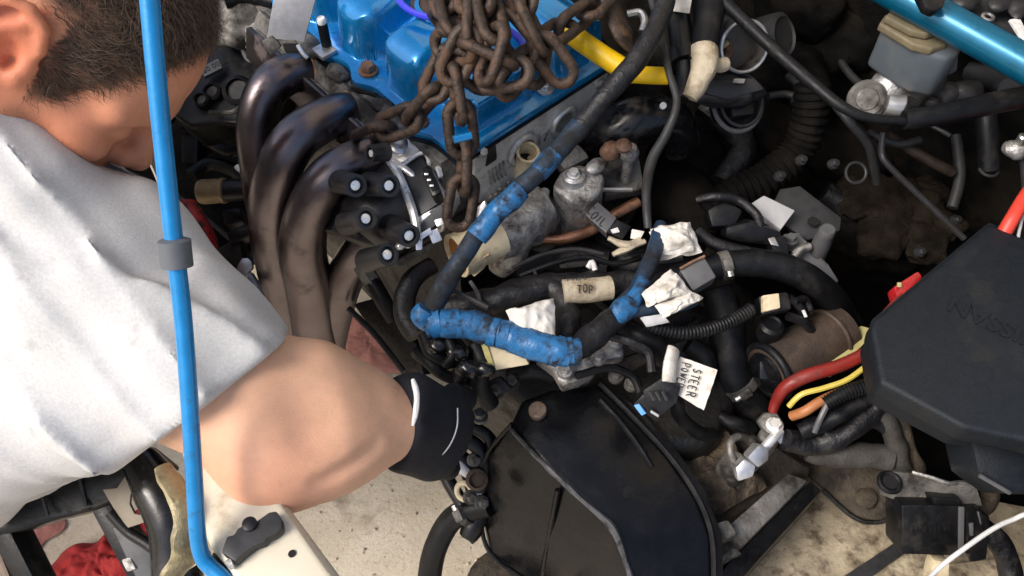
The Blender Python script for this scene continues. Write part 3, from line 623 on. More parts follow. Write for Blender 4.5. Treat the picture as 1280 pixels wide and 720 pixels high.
for i in range(19):                                       # overlapping turns of tape, each tilted and cut a little differently
    t = i / 18 * 3.98; k = int(t); a = ER[k].lerp(ER[k + 1], t - k); dr = (ER[k + 1] - ER[k]).normalized() + V((random.uniform(-.25, .25), random.uniform(-.25, .25), random.uniform(-.2, .2)))
    dr.normalize(); r0 = random.uniform(17.6, 18.9) * mpp(a); hl = random.uniform(.004, .0085)
    MB().tube([a - dr * hl, a + dr * hl], [r0, r0 * random.uniform(.985, 1.03)], 22, wob=.0014).build('tape_turn', random.choice(['bluetape', 'bluetapebright', 'bluetapebright']), lm)
tubep([(715, 440, .724), (738, 424, .722), (762, 402, .72), (786, 386, .72)], [15, 17, 16, 13], seg=16, sub=8, wob=.0025).build('branch', 'tape', lm)
tubep([(768, 394, .727), (778, 388, .73), (790, 380, .73)], [12, 15, 11], seg=14, sub=6, wob=.003).build('tape_knot', 'bluetapebright', lm)
tubep([(778, 384, .725), (795, 362, .728), (812, 330, .73), (822, 300, .73), (826, 280, .73)], [11, 11, 11, 10, 8], seg=14, sub=6, wob=.002).build('branch', 'bluesheath', lm)
tubep([(780, 388, .726), (795, 368, .7285), (803, 352, .7295)], [11.6, 11.8, 11.4], seg=14, sub=6, wob=.002).build('tape_wrap', 'bluetape', lm)
tubep([(784, 390, .724), (815, 387, .722), (850, 382, .72), (868, 375, .72)], 8, seg=12, sub=6).build('branch', 'bluesheath', lm)
dl = thing('dark_loom', 'black taped loom running behind the blue taped elbow', 'wiring', W(650, 380, .62))
tubep([(556, 388, .69), (590, 384, .695), (625, 374, .70), (660, 362, .70), (710, 358, .695), (770, 356, .69), (820, 352, .685), (880, 340, .68)], [16, 18, 18, 18, 17, 18, 20, 18], seg=16, sub=8, wob=.004).build('trunk', 'tape', dl)
tubep([(690, 358, .702), (702, 372, .70), (712, 395, .695), (708, 420, .69), (700, 436, .685)], [13, 15, 16, 15, 13], seg=14, sub=8, wob=.004).build('branch', 'tape', dl)
tubep([(540, 330, .69), (515, 350, .69), (505, 385, .68), (520, 420, .67)], [11, 13, 14, 14], seg=14, sub=8, wob=.003).build('branch', 'tape', dl)
tl = MB().tube(T([(704, 365, .712), (735, 363, .711), (763, 360, .708)]), .0135, 18, 4, wob=.001).build('masking_tape', 'creamtape', dl)
n = (CAM - W(735, 360, .72)).normalized(); xd = W(763, 357, .72) - W(706, 362, .72)
hand('FUEL', W(724, 352, .7225), xd, UP, .0085, 'ink', dl, 3); hand('TOP', W(732, 361.5, .7248), xd, UP, .0085, 'ink', dl, 5)
# tangle of small black leads by the glove
tg = thing('cable_tangle', 'knot of short black leads between the glove and the loom', 'wiring', W(560, 450, .58))
for pz, r in (([(530, 420, .70), (540, 440, .70), (560, 452, .69), (590, 450, .68)], 9), ([(545, 415, .71), (568, 430, .70), (580, 455, .69), (570, 475, .67)], 11), ([(520, 440, .68), (538, 455, .69), (556, 470, .68), (585, 480, .66)], 8), ([(595, 430, .70), (602, 455, .69), (600, 480, .67), (612, 505, .64)], 12), ([(560, 425, .715), (566, 442, .71), (556, 458, .70)], 7)):
    tubep(pz, r, seg=12, sub=6, wob=.002).build('lead', 'rubber', tg)
for x, y in ((548, 432), (572, 440), (586, 462), (605, 462)): MB().blob(W(x, y, .71), CAX, (.012, .009, .008), .3, 90, 3).build('plug', 'blkgloss', tg)
# ---------------------------------------------------------------- tags, connectors, tape
one('paper_tag', crumple([(634, 384, .752), (694, 368, .748), (696, 424, .742), (648, 412, .748)], 1, .013, 20, 3), 'paper', 'crumpled blank white paper tag above the blue tape', 'tag')
cc = thing('cream_connector', 'open cream plastic connector tucked under the blue tape', 'connector', W(630, 460, .66))
P = T([(600, 428, .715), (650, 434, .71), (662, 456, .70), (615, 464, .69)])
MB().prism(P, .016, .002).build('shell', 'creamp', cc)
MB().prism(T([(600, 427, .7152), (609, 431, .7158), (618, 459, .696), (611, 461, .692)]), .002, .0005).build('opening', 'strip', cc)
gc = thing('grey_connector', 'grey plastic connector with black handwriting below the coolant housing', 'connector', W(756, 285, .66))
MB().slab([(731, 268, .725), (747, 252, .732), (771, 272, .728), (758, 292, .72)], .02, .002).build('shell', 'greyconn', gc)
p_ = [W(x, y, z) for x, y, z in ((731, 268, .725), (758, 292, .72), (747, 252, .732))]; nn = (p_[1] - p_[0]).cross(p_[2] - p_[0]).normalized()
xd = p_[1] - p_[0]; hand('COIL', (p_[0] + p_[1] * 1 + p_[2]) / 3 + nn * .0006 + xd * .06, xd, p_[2] - p_[0], .0095, 'ink', gc, 2)
MB().slab([(758, 290, .722), (771, 274, .728), (790, 283, .722), (778, 300, .715)], .016, .002).build('plug', 'blk', gc)
MB().slab([(763, 287, .7245), (772, 284, .7255), (775, 290, .7225), (766, 292, .722)], .002, .0005).build('latch', 'stripe', gc)
MB().tube(T([(760, 298, .722), (782, 306, .72), (800, 300, .72)]), [.006, .008, .005], 10, 6, wob=.003, flat=.6).build('tape_strip', 'creamtape', None, 'dirty white tape strip touching the grey written connector', 'tape', 'dirty tape strips beside the grey connector')
MB().tube(T([(766, 318, .715), (785, 310, .718), (806, 302, .72)]), [.005, .007, .004], 10, 6, wob=.003, flat=.6).build('tape_strip', 'creamtape', None, 'forked lower tape strip above the black taped loom', 'tape', 'dirty tape strips beside the grey connector')
MB().slab([(790, 286, .728), (806, 289, .726), (800, 300, .722), (788, 298, .722)], .003, .001).build('tape_scrap', 'paper', None, 'small clean white tape scrap below the black lead', 'tape')
tw = thing('tape_wad', 'crumpled off-white tape wad with a torn hole on the loom end', 'tape', W(845, 310, .69))
crumple([(812, 284, .738), (864, 270, .745), (878, 312, .735), (826, 320, .73)], 3, .016, 24, 9).build('wad', 'paper', tw, sharp=28)
MB().slab([(830, 302, .737), (838, 298, .7385), (842, 308, .734), (834, 308, .734)], .004, .001).build('torn_hole', 'rustbolt', tw)
g2 = thing('taped_connector', 'grey connector wrapped at the back in white tape', 'connector', W(860, 370, .66))
MB().slab([(849, 337, .735), (880, 320, .742), (896, 346, .735), (866, 364, .728)], .03, .003).build('shell', 'greyconn', g2)
MB().tube(T([(850, 336, .737), (866, 327, .7408), (881, 320, .744)]), .0016, 8).build('red_seal', 'rustbolt', g2)
crumple([(804, 368, .742), (846, 336, .75), (868, 366, .738), (812, 384, .732)], 3, .014, 26, 5).build('tape_wrap', 'paper', g2, sharp=28)
crumple([(822, 384, .74), (868, 364, .745), (884, 374, .738), (830, 400, .73)], 2, .010, 30, 15).build('tape_tail', 'paper', g2, sharp=28)
sheet([(800, 398, .725), (828, 392, .73), (836, 402, .722), (808, 408, .718)], 10, 6, .004, .001, 80, 2).build('tape_scrap', 'greylabel', g2)
pt = thing('written_tag', 'white paper tag with handwriting hung on a black plug', 'tag', W(862, 480, .60))
a, b, c, d = [(850, 446, .69), (897, 462, .69), (880, 513, .675), (838, 488, .68)]
sheet([a, b, c, d], 14, 12, .002, .0008, 50, 4).build('sheet', 'paper', pt)
MB().tube(T([(842, 436, .70), (838, 456, .697), (836, 478, .69)]), [.009, .0105, .010], 12, 5, flat=.5, wob=.001).build('sleeve', 'paper', pt)
pa, pb, pc, pd = T([a, b, c, d]); yy = pb - pa; xx = pd - pa + (pc - pb); nrm = xx.cross(-yy).normalized()
if nrm.dot(CAM - pa) < 0: nrm = -nrm
hand('STEER', (pa * .46 + pb * .54) * .44 + (pd * .46 + pc * .54) * .56 + nrm * .0030, xx, yy, .0088, 'ink', pt, 7)
hand('POWER', (pa * .80 + pb * .20) * .50 + (pd * .80 + pc * .20) * .50 + nrm * .0030, xx, yy, .0078, 'ink', pt, 8)
bp = thing('black_plug', 'black multi-pin plug with a blue seal showing', 'connector', W(825, 510, .56))
MB().slab([(803, 488, .685), (830, 470, .695), (852, 484, .69), (846, 504, .68), (826, 522, .665), (806, 508, .672)], .03, .004).build('shell', 'blk', bp)
MB().slab([(790, 506, .67), (806, 490, .682), (830, 516, .67), (822, 530, .655)], .02, .004).build('collar', 'blk', bp)
MB().slab([(792, 507, .6715), (799, 505, .6735), (808, 517, .668), (802, 520, .665)], .004, .001).build('blue_seal', mat('pale_blue_seal', (.12, .35, .75), .35, 0, .1), bp)
MB().slab([(814, 513, .6745), (824, 519, .670), (823, 522, .668), (813, 516, .672)], .002, .0006).build('lock_edge', 'greylabel', bp)
for x in (812, 820, 828): MB().tube(T([(x, 489, .694), (x + 6, 500, .689)]), .0022, 6).build('grip_rib', 'greydark', bp)
tubep([(838, 486, .675), (846, 502, .66), (850, 520, .63), (872, 540, .59), (890, 544, .57)], 9, seg=12).build('boot', 'rubber', bp)
# ---------------------------------------------------------------- hoses and pipes on the right
def hose(name, pz, r, m, label, cat='hose', **k): return one(name, tubep(pz, r, **{**dict(seg=18, sub=8), **k}), m, label, cat)
hose('radiator_hose', [(880, 338, .685), (915, 330, .69), (960, 330, .69), (1005, 345, .68), (1038, 372, .64), (1060, 405, .58), (1078, 440, .52)], [16, 17, 18, 18, 18, 17, 16], 'rubber', 'smooth black hose arching from the taped connector towards the starter')
hose('heater_hose', [(895, 360, .64), (908, 400, .62), (912, 440, .60), (922, 478, .575), (945, 512, .545), (960, 530, .52)], [20, 22, 22, 22, 21, 20], 'rubber', 'thick black hose dropping behind the written paper tag', wob=.002)
hose('conduit', [(806, 404, .705), (830, 412, .70), (862, 416, .695), (905, 405, .69), (940, 386, .69)], 9, 'rubber', 'thin ribbed black conduit leading to a small cream plug', 'conduit', ripple=(.004, .12))
pg = thing('cream_plug', 'small cream plug in a black holder beside the ribbed conduit', 'connector', W(965, 380, .62))
MB().slab([(948, 370, .695), (985, 364, .695), (990, 386, .69), (952, 394, .685)], .02, .003).build('holder', 'blk', pg)
MB().slab([(953, 369, .70), (974, 366, .70), (976, 385, .694), (954, 390, .692)], .012, .002).build('plug', 'creamp', pg)
MB().lathe(W(965, 406, .66), EZ, [(.014, -.02), (.014, 0), (.010, .003), (.008, .001), (.0001, .001)], 22).build('round_seal', 'rubber', pg)
for pz, r in (([(985, 372, .68), (1000, 385, .67), (1010, 402, .65)], 6), ([(992, 378, .68), (1006, 374, .67), (1012, 388, .66)], 5), ([(985, 395, .67), (1004, 402, .66), (1015, 415, .64)], 6)): tubep(pz, r, seg=10).build('lead', 'tape', pg)
MB().slab([(1003, 388, .675), (1006, 387, .675), (1010, 396, .67), (1007, 397, .67)], .003, .0008).build('metal_clip', 'stripe', pg)
stt = thing('starter_motor', 'brown rusty cylinder with a black end ring beside the red cable', 'starter motor', W(1000, 450, .45))
P = T([(958, 466, .615), (1052, 412, .61)]); ax = (P[1] - P[0]).normalized(); L = (P[1] - P[0]).length; r = 36 * mpp(P[0])
MB().lathe(P[0], ax, [(r * .96, .0), (r, .004), (r, L * .98), (r * .9, L)], 36).build('casing', 'starter', stt)
MB().torus(P[0] + ax * .004, ax, r * .98, .005, 40, 10).build('end_ring', 'rubber', stt)
MB().torus(P[0] + ax * L * .82, ax, r * 1.0, .003, 40, 8).build('seam', 'starter', stt)
MB().lathe(P[0] + ax * .002, -ax, [(r * .8, 0), (r * .75, .006), (r * .3, .01), (.0001, .01)], 28).build('end_cap', 'blkgloss', stt)
MB().box(W(962, 462, .62), CAX, (.028, .022, .018), .004).build('terminal_block', 'blkgloss', stt)
one('olive_strip', MB().slab([(1010, 462, .625), (1076, 407, .63), (1088, 410, .63), (1085, 425, .628), (1040, 470, .622)], .006, .0015), 'strip', 'flat olive cardboard strip between starter and black box', 'strip')
hose('red_cable', [(1105, 426, .665), (1085, 440, .66), (1050, 457, .652), (1008, 470, .645), (982, 484, .63), (970, 502, .61), (966, 515, .60)], [8, 8, 8.5, 9, 8.5, 7, 6], 'red', 'thick red battery cable bending into the silver clamp', 'cable', seg=14)
hose('yellow_wire', [(1110, 440, .662), (1090, 452, .66), (1060, 474, .655), (1030, 485, .65), (1002, 493, .645), (986, 508, .63)], 3.6, 'yellowwire', 'thin yellow wire running alongside the red cable', 'wire', seg=8)
hose('orange_wire', [(1050, 490, .64), (1025, 502, .638), (1006, 514, .63), (990, 520, .615)], 6.5, 'orange', 'short stubby orange wire beside the yellow wire', 'wire', seg=10)
hose('ribbed_sleeve', [(1112, 474, .655), (1085, 482, .655), (1055, 492, .65), (1032, 505, .64)], 10, 'rubber', 'ribbed black sleeve under the yellow wire', 'conduit', ripple=(.0035, .14))
hose('grey_wire', [(1036, 502, .645), (1026, 522, .635), (1018, 540, .62)], 4, 'greyconn', 'stiff grey wire end below the ribbed sleeve', 'wire', seg=8)
# battery clamp
bc = thing('battery_clamp', 'silver battery terminal clamp with a square nut at the cable end', 'clamp', W(940, 590, .50))
MB().torus(W(930, 566, .588), (EZ - E2 * .5), .0155, .0045, 30, 10, eb=1.25).build('jaw', 'aludirty', bc)
MB().slab([(919, 585, .604), (930, 573, .61), (946, 583, .606), (942, 597, .598), (922, 603, .594)], .018, .004).build('square_nut', 'aluclean', bc)
MB().slab([(934, 572, .612), (948, 556, .618), (962, 560, .615), (962, 576, .606), (948, 586, .602)], .016, .004).build('clamp_block', 'aluclean', bc)
MB().tube(T([(955, 560, .60), (966, 548, .605), (975, 538, .605)]), .0055, 10, 4).build('clamp_bolt', 'bright', bc)
lg = thing('cable_lug', 'dull metal cable lug with a bright nut above the silver clamp', 'lug', W(965, 530, .54))
MB().slab([(946, 526, .60), (956, 515, .605), (972, 516, .605), (982, 530, .60), (976, 544, .595), (958, 542, .595)], .012, .004).build('lug_plate', 'aludirty', lg)
MB().bolt(W(968, 532, .607), EZ, .0075, .006, 1.3).build('nut', 'bright', lg)
MB().slab([(968, 545, .597), (985, 536, .60), (990, 548, .595), (976, 556, .592)], .008, .002).build('tab', 'aluclean', lg)
MB().lathe(W(962, 545, .585), EZ, [(.012, -.03), (.012, 0), (.008, .004)], 14).build('post', 'aludirty', lg)
# black cable bundle below
bb = thing('cable_bundle', 'sagging bundle of black cables below the fuse box corner', 'wiring', W(1040, 560, .48))
for pz, r, m in (([(982, 548, .60), (1010, 556, .59), (1045, 548, .60), (1075, 528, .61), (1100, 500, .62)], 14, 'tape'), ([(1000, 540, .61), (1030, 528, .62), (1065, 510, .63), (1100, 485, .635)], 11, 'rubber'), ([(1010, 560, .57), (1050, 570, .57), (1085, 568, .57), (1115, 575, .57)], 16, 'dusty'), ([(1088, 500, .62), (1110, 530, .60), (1122, 560, .58), (1128, 592, .56)], 12, 'dusty'), ([(1100, 505, .61), (1125, 525, .60), (1135, 550, .58), (1150, 590, .55)], 8, 'grime'), ([(1030, 545, .60), (1060, 540, .605), (1090, 528, .605), (1115, 540, .59)], 9, 'tape')):
    tubep(pz, r, seg=14, sub=8, wob=.003).build('cable', m, bb)
# gearbox mount: dirty casting with post and rail
gm = thing('gearbox_mount', 'grimy grey cast mount with a stub post and long rail', 'mount', W(930, 640, .40))
MB().slab([(786, 515, .53), (840, 510, .54), (900, 520, .54), (960, 545, .53), (1020, 585, .51), (985, 600, .50), (930, 640, .49), (900, 700, .47), (870, 650, .49), (830, 575, .52)], .09, .012, EZ, 3).build('casting', 'grime', gm)
MB().slab([(888, 676, .518), (986, 590, .525), (1012, 600, .522), (908, 704, .51)], .055, .005, EZ).build('rail', 'aludirty', gm)
MB().slab([(898, 722, .50), (909, 706, .506), (1013, 601, .518), (1028, 612, .508), (914, 738, .488)], .07, .003, EZ).build('rail_side', 'blk', gm)
MB().lathe(W(905, 605, .50), EZ, [(.024, -.03), (.021, .0), (.017, .035), (.015, .06)], 22).build('post', 'aludirty', gm)
def dirtfn(pz, amp, fr):
    a, b, c, d = T(pz)
    def fn(u, v):
        p = a.lerp(b, u).lerp(d.lerp(c, u), v); q = p * fr; e = min(1, 8 * min(u, v, 1 - u, 1 - v))
        return p + EZ * (amp * (mnoise.noise(q) + .6 * mnoise.noise(q * 2.3) + .4 * abs(mnoise.noise(q * 5.1))) - .02 * (1 - e))
    return MB().grid(fn, 60, 50)
dirtfn([(784, 512, .545), (905, 512, .555), (965, 600, .535), (862, 660, .520)], .011, 38).build('caked_dirt', mat('caked_dirt', (.095, .070, .044), .9, 0, .5, 70, dirt=(.022, .016, .011), damt=.5, dscale=26, bump=1, bscale=240), gm)
for x, y in ((846, 604), (878, 640), (905, 662)): MB().slab([(x - 14, y - 8, .545), (x + 6, y - 14, .547), (x + 18, y + 6, .54), (x - 4, y + 14, .538)], .02, .005, EZ).build('lug', 'aludirty', gm)
for x, y in ((868, 540), (882, 532), (890, 548)): MB().lathe(W(x, y, .56), EZ, [(.007, -.02), (.007, 0), (.004, .002)], 8).build('nut', 'aludirty', gm)
MB().slab([(868, 640, .525), (900, 668, .522), (930, 690, .515), (895, 705, .51), (872, 690, .515)], .03, .006, EZ).build('web', 'aludirty', gm)
pp = thing('splash_plate', 'dirty brown steel plate with a curled edge beside the rail', 'plate', W(1060, 610, .40))
MB().slab([(960, 545, .47), (1060, 560, .475), (1128, 585, .475), (1128, 640, .455), (1096, 652, .45), (1066, 645, .45), (1030, 612, .455)], .012, .004, None).build('plate', 'grime', pp)
MB().tube(T([(1028, 612, .458), (1066, 646, .452), (1096, 653, .452), (1128, 642, .457)]), .003, 8, 6).build('edge', 'oily', pp)
MB().lathe(W(1084, 622, .462), EZ, [(.014, -.004), (.011, .004), (.005, .007), (.0001, .007)], 18).build('dome', 'grime', pp)
# black cover in the foreground
cv = thing('gearbox_cover', 'large black steel gearbox cover with a worn ridge and rusty bolt', 'cover', W(740, 620, .33))
pv = dict(A=(610, 566, .555), B=(637, 531, .600), C=(690, 590, .600), D=(765, 660, .585), E=(792, 740, .565), E2=(800, 800, .55), F=(652, 500, .605), G=(690, 487, .612), G2=(748, 480, .610), H=(792, 522, .602), I=(838, 572, .59), J=(872, 622, .578), K=(890, 670, .565), K2=(892, 730, .55), K3=(880, 800, .54), L=(600, 640, .48), M=(612, 690, .44), N=(690, 752, .40), O=(790, 830, .38))
b = bmesh.new(); vv = {k: b.verts.new(W(*p)) for k, p in pv.items()}
def fc(s): return b.faces.new([vv[k] for k in s.split()])
fc('B F G G2 H C'); fc('C H I D'); fc('D I J K E'); fc('E K K2 K3 E2')
fc('A B C L'); fc('L C D M'); fc('M D E N'); fc('N E E2 O')
ring = 'A B F G G2 H I J K K2 K3 E2 O N M L'.split(); lo = {k: b.verts.new(W(*pv[k]) + V((0, .03, -.16 if k not in 'LMNO' else -.06))) for k in ring}
for i in range(len(ring)):
    a_, c_ = ring[i], ring[(i + 1) % len(ring)]; b.faces.new((vv[a_], lo[a_], lo[c_], vv[c_]))
bmesh.ops.recalc_face_normals(b, faces=b.faces); bmesh.ops.triangulate(b, faces=b.faces[:])
eds = [e for e in b.edges if len(e.link_faces) == 2 and e.calc_face_angle(0) > R(22)]
bmesh.ops.bevel(b, geom=eds, offset=.006, segments=4, affect='EDGES', profile=.5, clamp_overlap=True)
MB().bm(b).build('shell', 'cover', cv, sharp=55)
MB().tube(T([(637, 535, .6005), (662, 562, .602), (690, 590, .602), (728, 625, .5955), (765, 660, .587), (782, 700, .5765), (793, 742, .566)]), [.0018, .003, .003, .0032, .004, .003, .003], 8, 6, wob=.002).build('worn_ridge', mat('worn_edge', (.10, .10, .105), .45, .3, .5, 60, dirt=(.012, .012, .013), damt=.45, dscale=60), cv)
MB().tube(T([(640, 530, .60), (610, 566, .556), (602, 600, .52), (600, 640, .482), (612, 690, .442), (660, 728, .42), (690, 752, .40)]), .0028, 8, 6).build('left_rim', 'cover', cv)
MB().tube(T([(750, 479, .612), (792, 521, .604), (838, 571, .592), (872, 621, .58), (890, 669, .567), (893, 730, .552)]), .0035, 8, 6).build('right_rim', 'blk', cv)
MB().prism(T([(752, 476, .60), (800, 512, .596), (846, 562, .58), (882, 615, .568), (903, 668, .552), (905, 740, .54), (892, 738, .54), (886, 670, .555), (868, 625, .57), (834, 576, .582), (788, 526, .596)]), .012, .002, EZ).build('flange', 'oily', cv)
MB().tube(T([(697, 612, .592), (690, 650, .545), (676, 725, .435)]), .003, 8, 6).build('crease', 'cover', cv)
MB().tube(T([(750, 500, .607), (776, 528, .602), (800, 560, .596), (815, 585, .59)]), .0035, 8, 6).build('crease', 'cover', cv)
MB().lathe(W(672, 518, .603), EZ, [(.009, -.006), (.009, .006), (.0102, .007), (.0102, .012), (.009, .0135), (.0001, .014)], 24).build('bolt', mat('brown_bolt_head', (.30, .22, .17), .4, .6, .25, 120, dirt=(.10, .06, .035), damt=.35, dscale=80), cv)
MB().lathe(W(632, 735, .40), EZ, [(.05, -.1), (.05, 0), (.03, .02)], 24).build('lower_housing', 'grime', cv)
# bits left of the cover
sl_ = thing('shift_linkage', 'black shift linkage with two pale washer rings beside the cover', 'linkage', W(575, 600, .36))
for x, y in ((554, 588), (580, 614)): MB().torus(W(x, y, .52), (-FWD * .8 - E1 * .5 + E2 * .2), .0095, .0033, 28, 8, ea=1.1).build('washer_ring', 'creamp', sl_)
MB().tube(T([(561, 574, .535), (574, 583, .535), (586, 592, .53)]), [.006, .008, .006], 10, 5, wob=.002).build('lever', 'stripe', sl_)
for pz, r in (([(575, 545, .56), (598, 560, .55), (605, 585, .53), (600, 612, .51)], 10), ([(560, 560, .54), (582, 580, .53), (592, 605, .51), (596, 628, .49)], 12), ([(585, 530, .57), (612, 548, .56), (615, 580, .53)], 8), ([(548, 570, .52), (560, 600, .51), (578, 630, .50)], 9)): tubep(pz, r, seg=10, sub=6).build('arm', 'blk', sl_)
MB().lathe(W(596, 600, .535), -FWD, [(.013, -.01), (.013, 0), (.009, .002), (.008, -.002), (.0001, -.002)], 20).build('pivot', 'starter', sl_)
for x, y in ((593, 575), (588, 622), (602, 628)): MB().bolt(W(x, y, .545), EZ - E2, .006, .006).build('bolt', 'aludirty', sl_)
MB().tube(T([(584, 627, .51), (594, 620, .512), (601, 620, .51)]), .0045, 8).build('pale_pin', 'stripe', sl_)
hose('drain_hose', [(612, 632, .50), (590, 636, .49), (566, 648, .47), (548, 676, .44), (538, 712, .40), (534, 770, .34)], [14, 15, 15, 15, 15, 15], 'rubber', 'black hose curving down from the cover onto bare concrete')
pk = thing('hose_plug', 'small black ribbed plug hanging beside the cover', 'plug', W(590, 665, .42))
MB().tube(T([(602, 640, .48), (592, 656, .47), (586, 670, .46)]), [.010, .014, .012], 10, 4).build('plug_body', 'blk', pk); MB().slab([(578, 668, .465), (592, 660, .47), (602, 670, .466), (590, 682, .46)], .012, .003).build('plug_cap', 'blkgloss', pk)
# ---------------------------------------------------------------- fuse box
fb = thing('fuse_box', 'black fuse box with a large flat lid and raised lettering', 'fuse box', W(1200, 450, .55))
lp = [(1236, 279), (1345, 322), (1370, 590), (1290, 552), (1206, 535), (1101, 478), (1089, 410), (1092, 399)]
MB().slab([(x, y, .78) for x, y in lp], .026, .006, EZ, 3).build('lid', 'fuse', fb)
cx, cy = 1225, 430
MB().slab([(cx + (x - cx) * 1.012, cy + (y - cy) * 1.012, .7575) for x, y in lp], .007, .002, EZ).build('lid_rim', 'fuse', fb)
MB().slab([(cx + (x - cx) * .97, cy + (y - cy) * .93, .748) for x, y in lp], .05, .008, EZ, 3).build('base', 'fuse', fb)
x0, x1 = W(1190, 379, .78), W(1262, 412, .78); d_ = (x1 - x0).normalized()
ctr = W(1226, 396, .7803) + d_ * .0135
text('NISSAN', ctr, -d_, d_.cross(EZ) if 0 else (EZ.cross(-d_)), .0265, 'fuse', fb, .0011, bold=.0006)
MB().slab([(1212, 545, .72), (1300, 560, .72), (1300, 618, .70), (1262, 618, .70), (1222, 590, .71)], .06, .008).build('side_pocket', 'fuse', fb)
MB().tube(T([(1224, 594, .715), (1255, 612, .71), (1262, 616, .708)]), .0022, 8).build('pocket_edge', 'greyconn', fb)
rf = thing('red_fuse_link', 'small red fusible link block at the fuse box edge', 'fuse', W(1140, 360, .68))
MB().slab([(1117, 358, .755), (1148, 338, .76), (1154, 346, .758), (1124, 382, .75)], .02, .003).build('block', mat('red_gloss', (.34, .012, .015), .25, 0, .2, 60, coat=.5), rf)
MB().tube(T([(1128, 370, .75), (1112, 388, .745), (1098, 402, .74)]), .005, 8).build('lead', 'red', rf)
MB().box(W(1124, 356, .76), CAX, (.004, .005, .003), .0008).build('tab', 'strip', rf)
br = thing('steel_bracket', 'dirty grey steel bracket with a bolt hole behind the relay', 'bracket', W(1160, 610, .55))
MB().slab([(1101, 592, .615), (1120, 590, .62), (1140, 592, .62), (1185, 606, .62), (1200, 604, .62), (1222, 612, .615), (1228, 632, .60), (1180, 640, .59), (1125, 628, .595), (1100, 618, .602)], .004, .001).build('plate', 'aludirty', br)
MB().torus(W(1112, 603, .6165), EZ, .0105, .003, 26, 8).build('hole_rim', 'rubber', br)
MB().lathe(W(1112, 603, .617), EZ, [(.009, -.006), (.009, .0005)], 20).build('hole', 'hole', br)
MB().tube(T([(1140, 590, .622), (1165, 597, .624), (1186, 604, .624), (1203, 603, .623), (1222, 610, .62)]), .0022, 8).build('rolled_edge', 'steel', br)
rl = thing('relay_box', 'small black relay box with faint raised marks', 'relay', W(1180, 690, .50))
a, b, c, d = T([(1127, 631, .615), (1207, 632, .615), (1206, 696, .575), (1127, 693, .575)])
MB().prism([a, b, c, d], .045, .003).build('case', 'blk', rl)
MB().prism(T([(1199, 634, .6165), (1206, 634, .6165), (1205, 695, .5765), (1198, 695, .5765)]), .003, .001).build('worn_edge', 'greyconn', rl)
for i in range(9):
    t = .16 + i * .075; p = a.lerp(b, t).lerp(d.lerp(c, t), .47); MB().box(p + (c - b).cross(b - a).normalized() * -.0, (b - a, d - a, (b - a).cross(d - a)), (.0012 if i % 3 else .004, .0075, .0016), .0003).build('raised_mark', 'blk', rl)
for pz in ([(1207, 640, .612), (1228, 636, .612), (1232, 690, .58), (1208, 694, .575)], [(1165, 622, .62), (1200, 622, .62), (1206, 632, .614), (1168, 632, .614)], [(1226, 640, .62), (1238, 646, .615), (1240, 668, .60), (1228, 668, .60)], [(1212, 676, .595), (1236, 672, .60), (1234, 700, .58), (1212, 704, .57)]): MB().slab(pz, .02, .003).build('clip', 'blk', rl)
for pz in ([(1212, 655, .609), (1217, 654, .61), (1217, 670, .60), (1213, 670, .60)], [(1222, 640, .616), (1226, 640, .616), (1230, 655, .608), (1226, 656, .607)]): MB().slab(pz, .003, .0006).build('clip_edge', 'greyconn', rl)
MB().slab([(1168, 700, .56), (1188, 704, .56), (1186, 730, .54), (1160, 730, .54)], .02, .003).build('pale_spade', 'creamp', rl)
hose('white_wire', [(1120, 800, .60), (1150, 740, .645), (1172, 712, .645), (1205, 686, .645), (1240, 662, .64), (1265, 650, .635), (1300, 640, .63), (1400, 640, .58)], [3.2] * 8, 'white', 'white wire looping across the relay box', 'wire', seg=10)
hose('black_lead', [(1228, 660, .58), (1250, 680, .57), (1262, 710, .55), (1265, 750, .53)], 14, 'tape', 'thick black lead leaving the relay box downwards', 'cable', wob=.002)
hose('bracket_rod', [(1248, 590, .60), (1235, 605, .585), (1238, 625, .57), (1225, 640, .56)], 10, 'grime', 'grimy curled pipe end behind the relay bracket', 'pipe', wob=.003)
# ---------------------------------------------------------------- upper right
tb_ = thing('throttle_valve', 'round silver-rimmed throttle body with its butterfly plate half shut', 'throttle body', W(930, 90, .62))
tax = (-FWD * .72 - E2 * .5 + E1 * -.1).normalized(); c = W(931, 58, .80); r = 31.5 * mpp(c)
MB().lathe(c - tax * .07, tax, [(r * 1.1, 0), (r * 1.08, .065), (r * 1.04, .07), (r * .97, .07), (r * .95, .02), (r * .9, .0)], 40).build('barrel', 'aludirty', tb_)
MB().torus(c, tax, r, .0022, 56, 8).build('rim', 'aluclean', tb_)
MB().lathe(c - tax * .03, tax, [(r * .96, -.001), (r * .96, .001)], 40).build('butterfly_plate', mat('brown_plate', (.10, .085, .07), .5, .4, .3, 40), tb_)
MB().lathe(c - tax * .028 - RIGHT * r * .72, tax, [(r * .55, -.001), (r * .5, .004)], 20, eb=1.5).build('plate_edge', 'aludirty', tb_)
MB().tube([c - tax * .02 - RIGHT * r * .9 - UP * .004, c - tax * .02 - RIGHT * r * .35 + UP * .002], .004, 8).build('shaft', 'creamp', tb_)
MB().tube([c - tax * .022 - RIGHT * r * .6 - UP * r * .75, c - tax * .022 - RIGHT * r * .3 - UP * r * .35, c - tax * .022 - RIGHT * r * .35 + UP * r * .1], .005, 8).build('rusty_mark', 'rustbolt', tb_)
MB().lathe(W(978, 45, .77), (RIGHT * .6 - FWD * .7), [(.030, -.03), (.030, 0), (.024, .004), (.022, .001), (.0001, .001)], 30).build('sensor', 'greydark', tb_)
MB().blob(W(905, 115, .76), CAX, (.045, .018, .02), .3, 40, 4).build('casting', 'greydark', tb_)
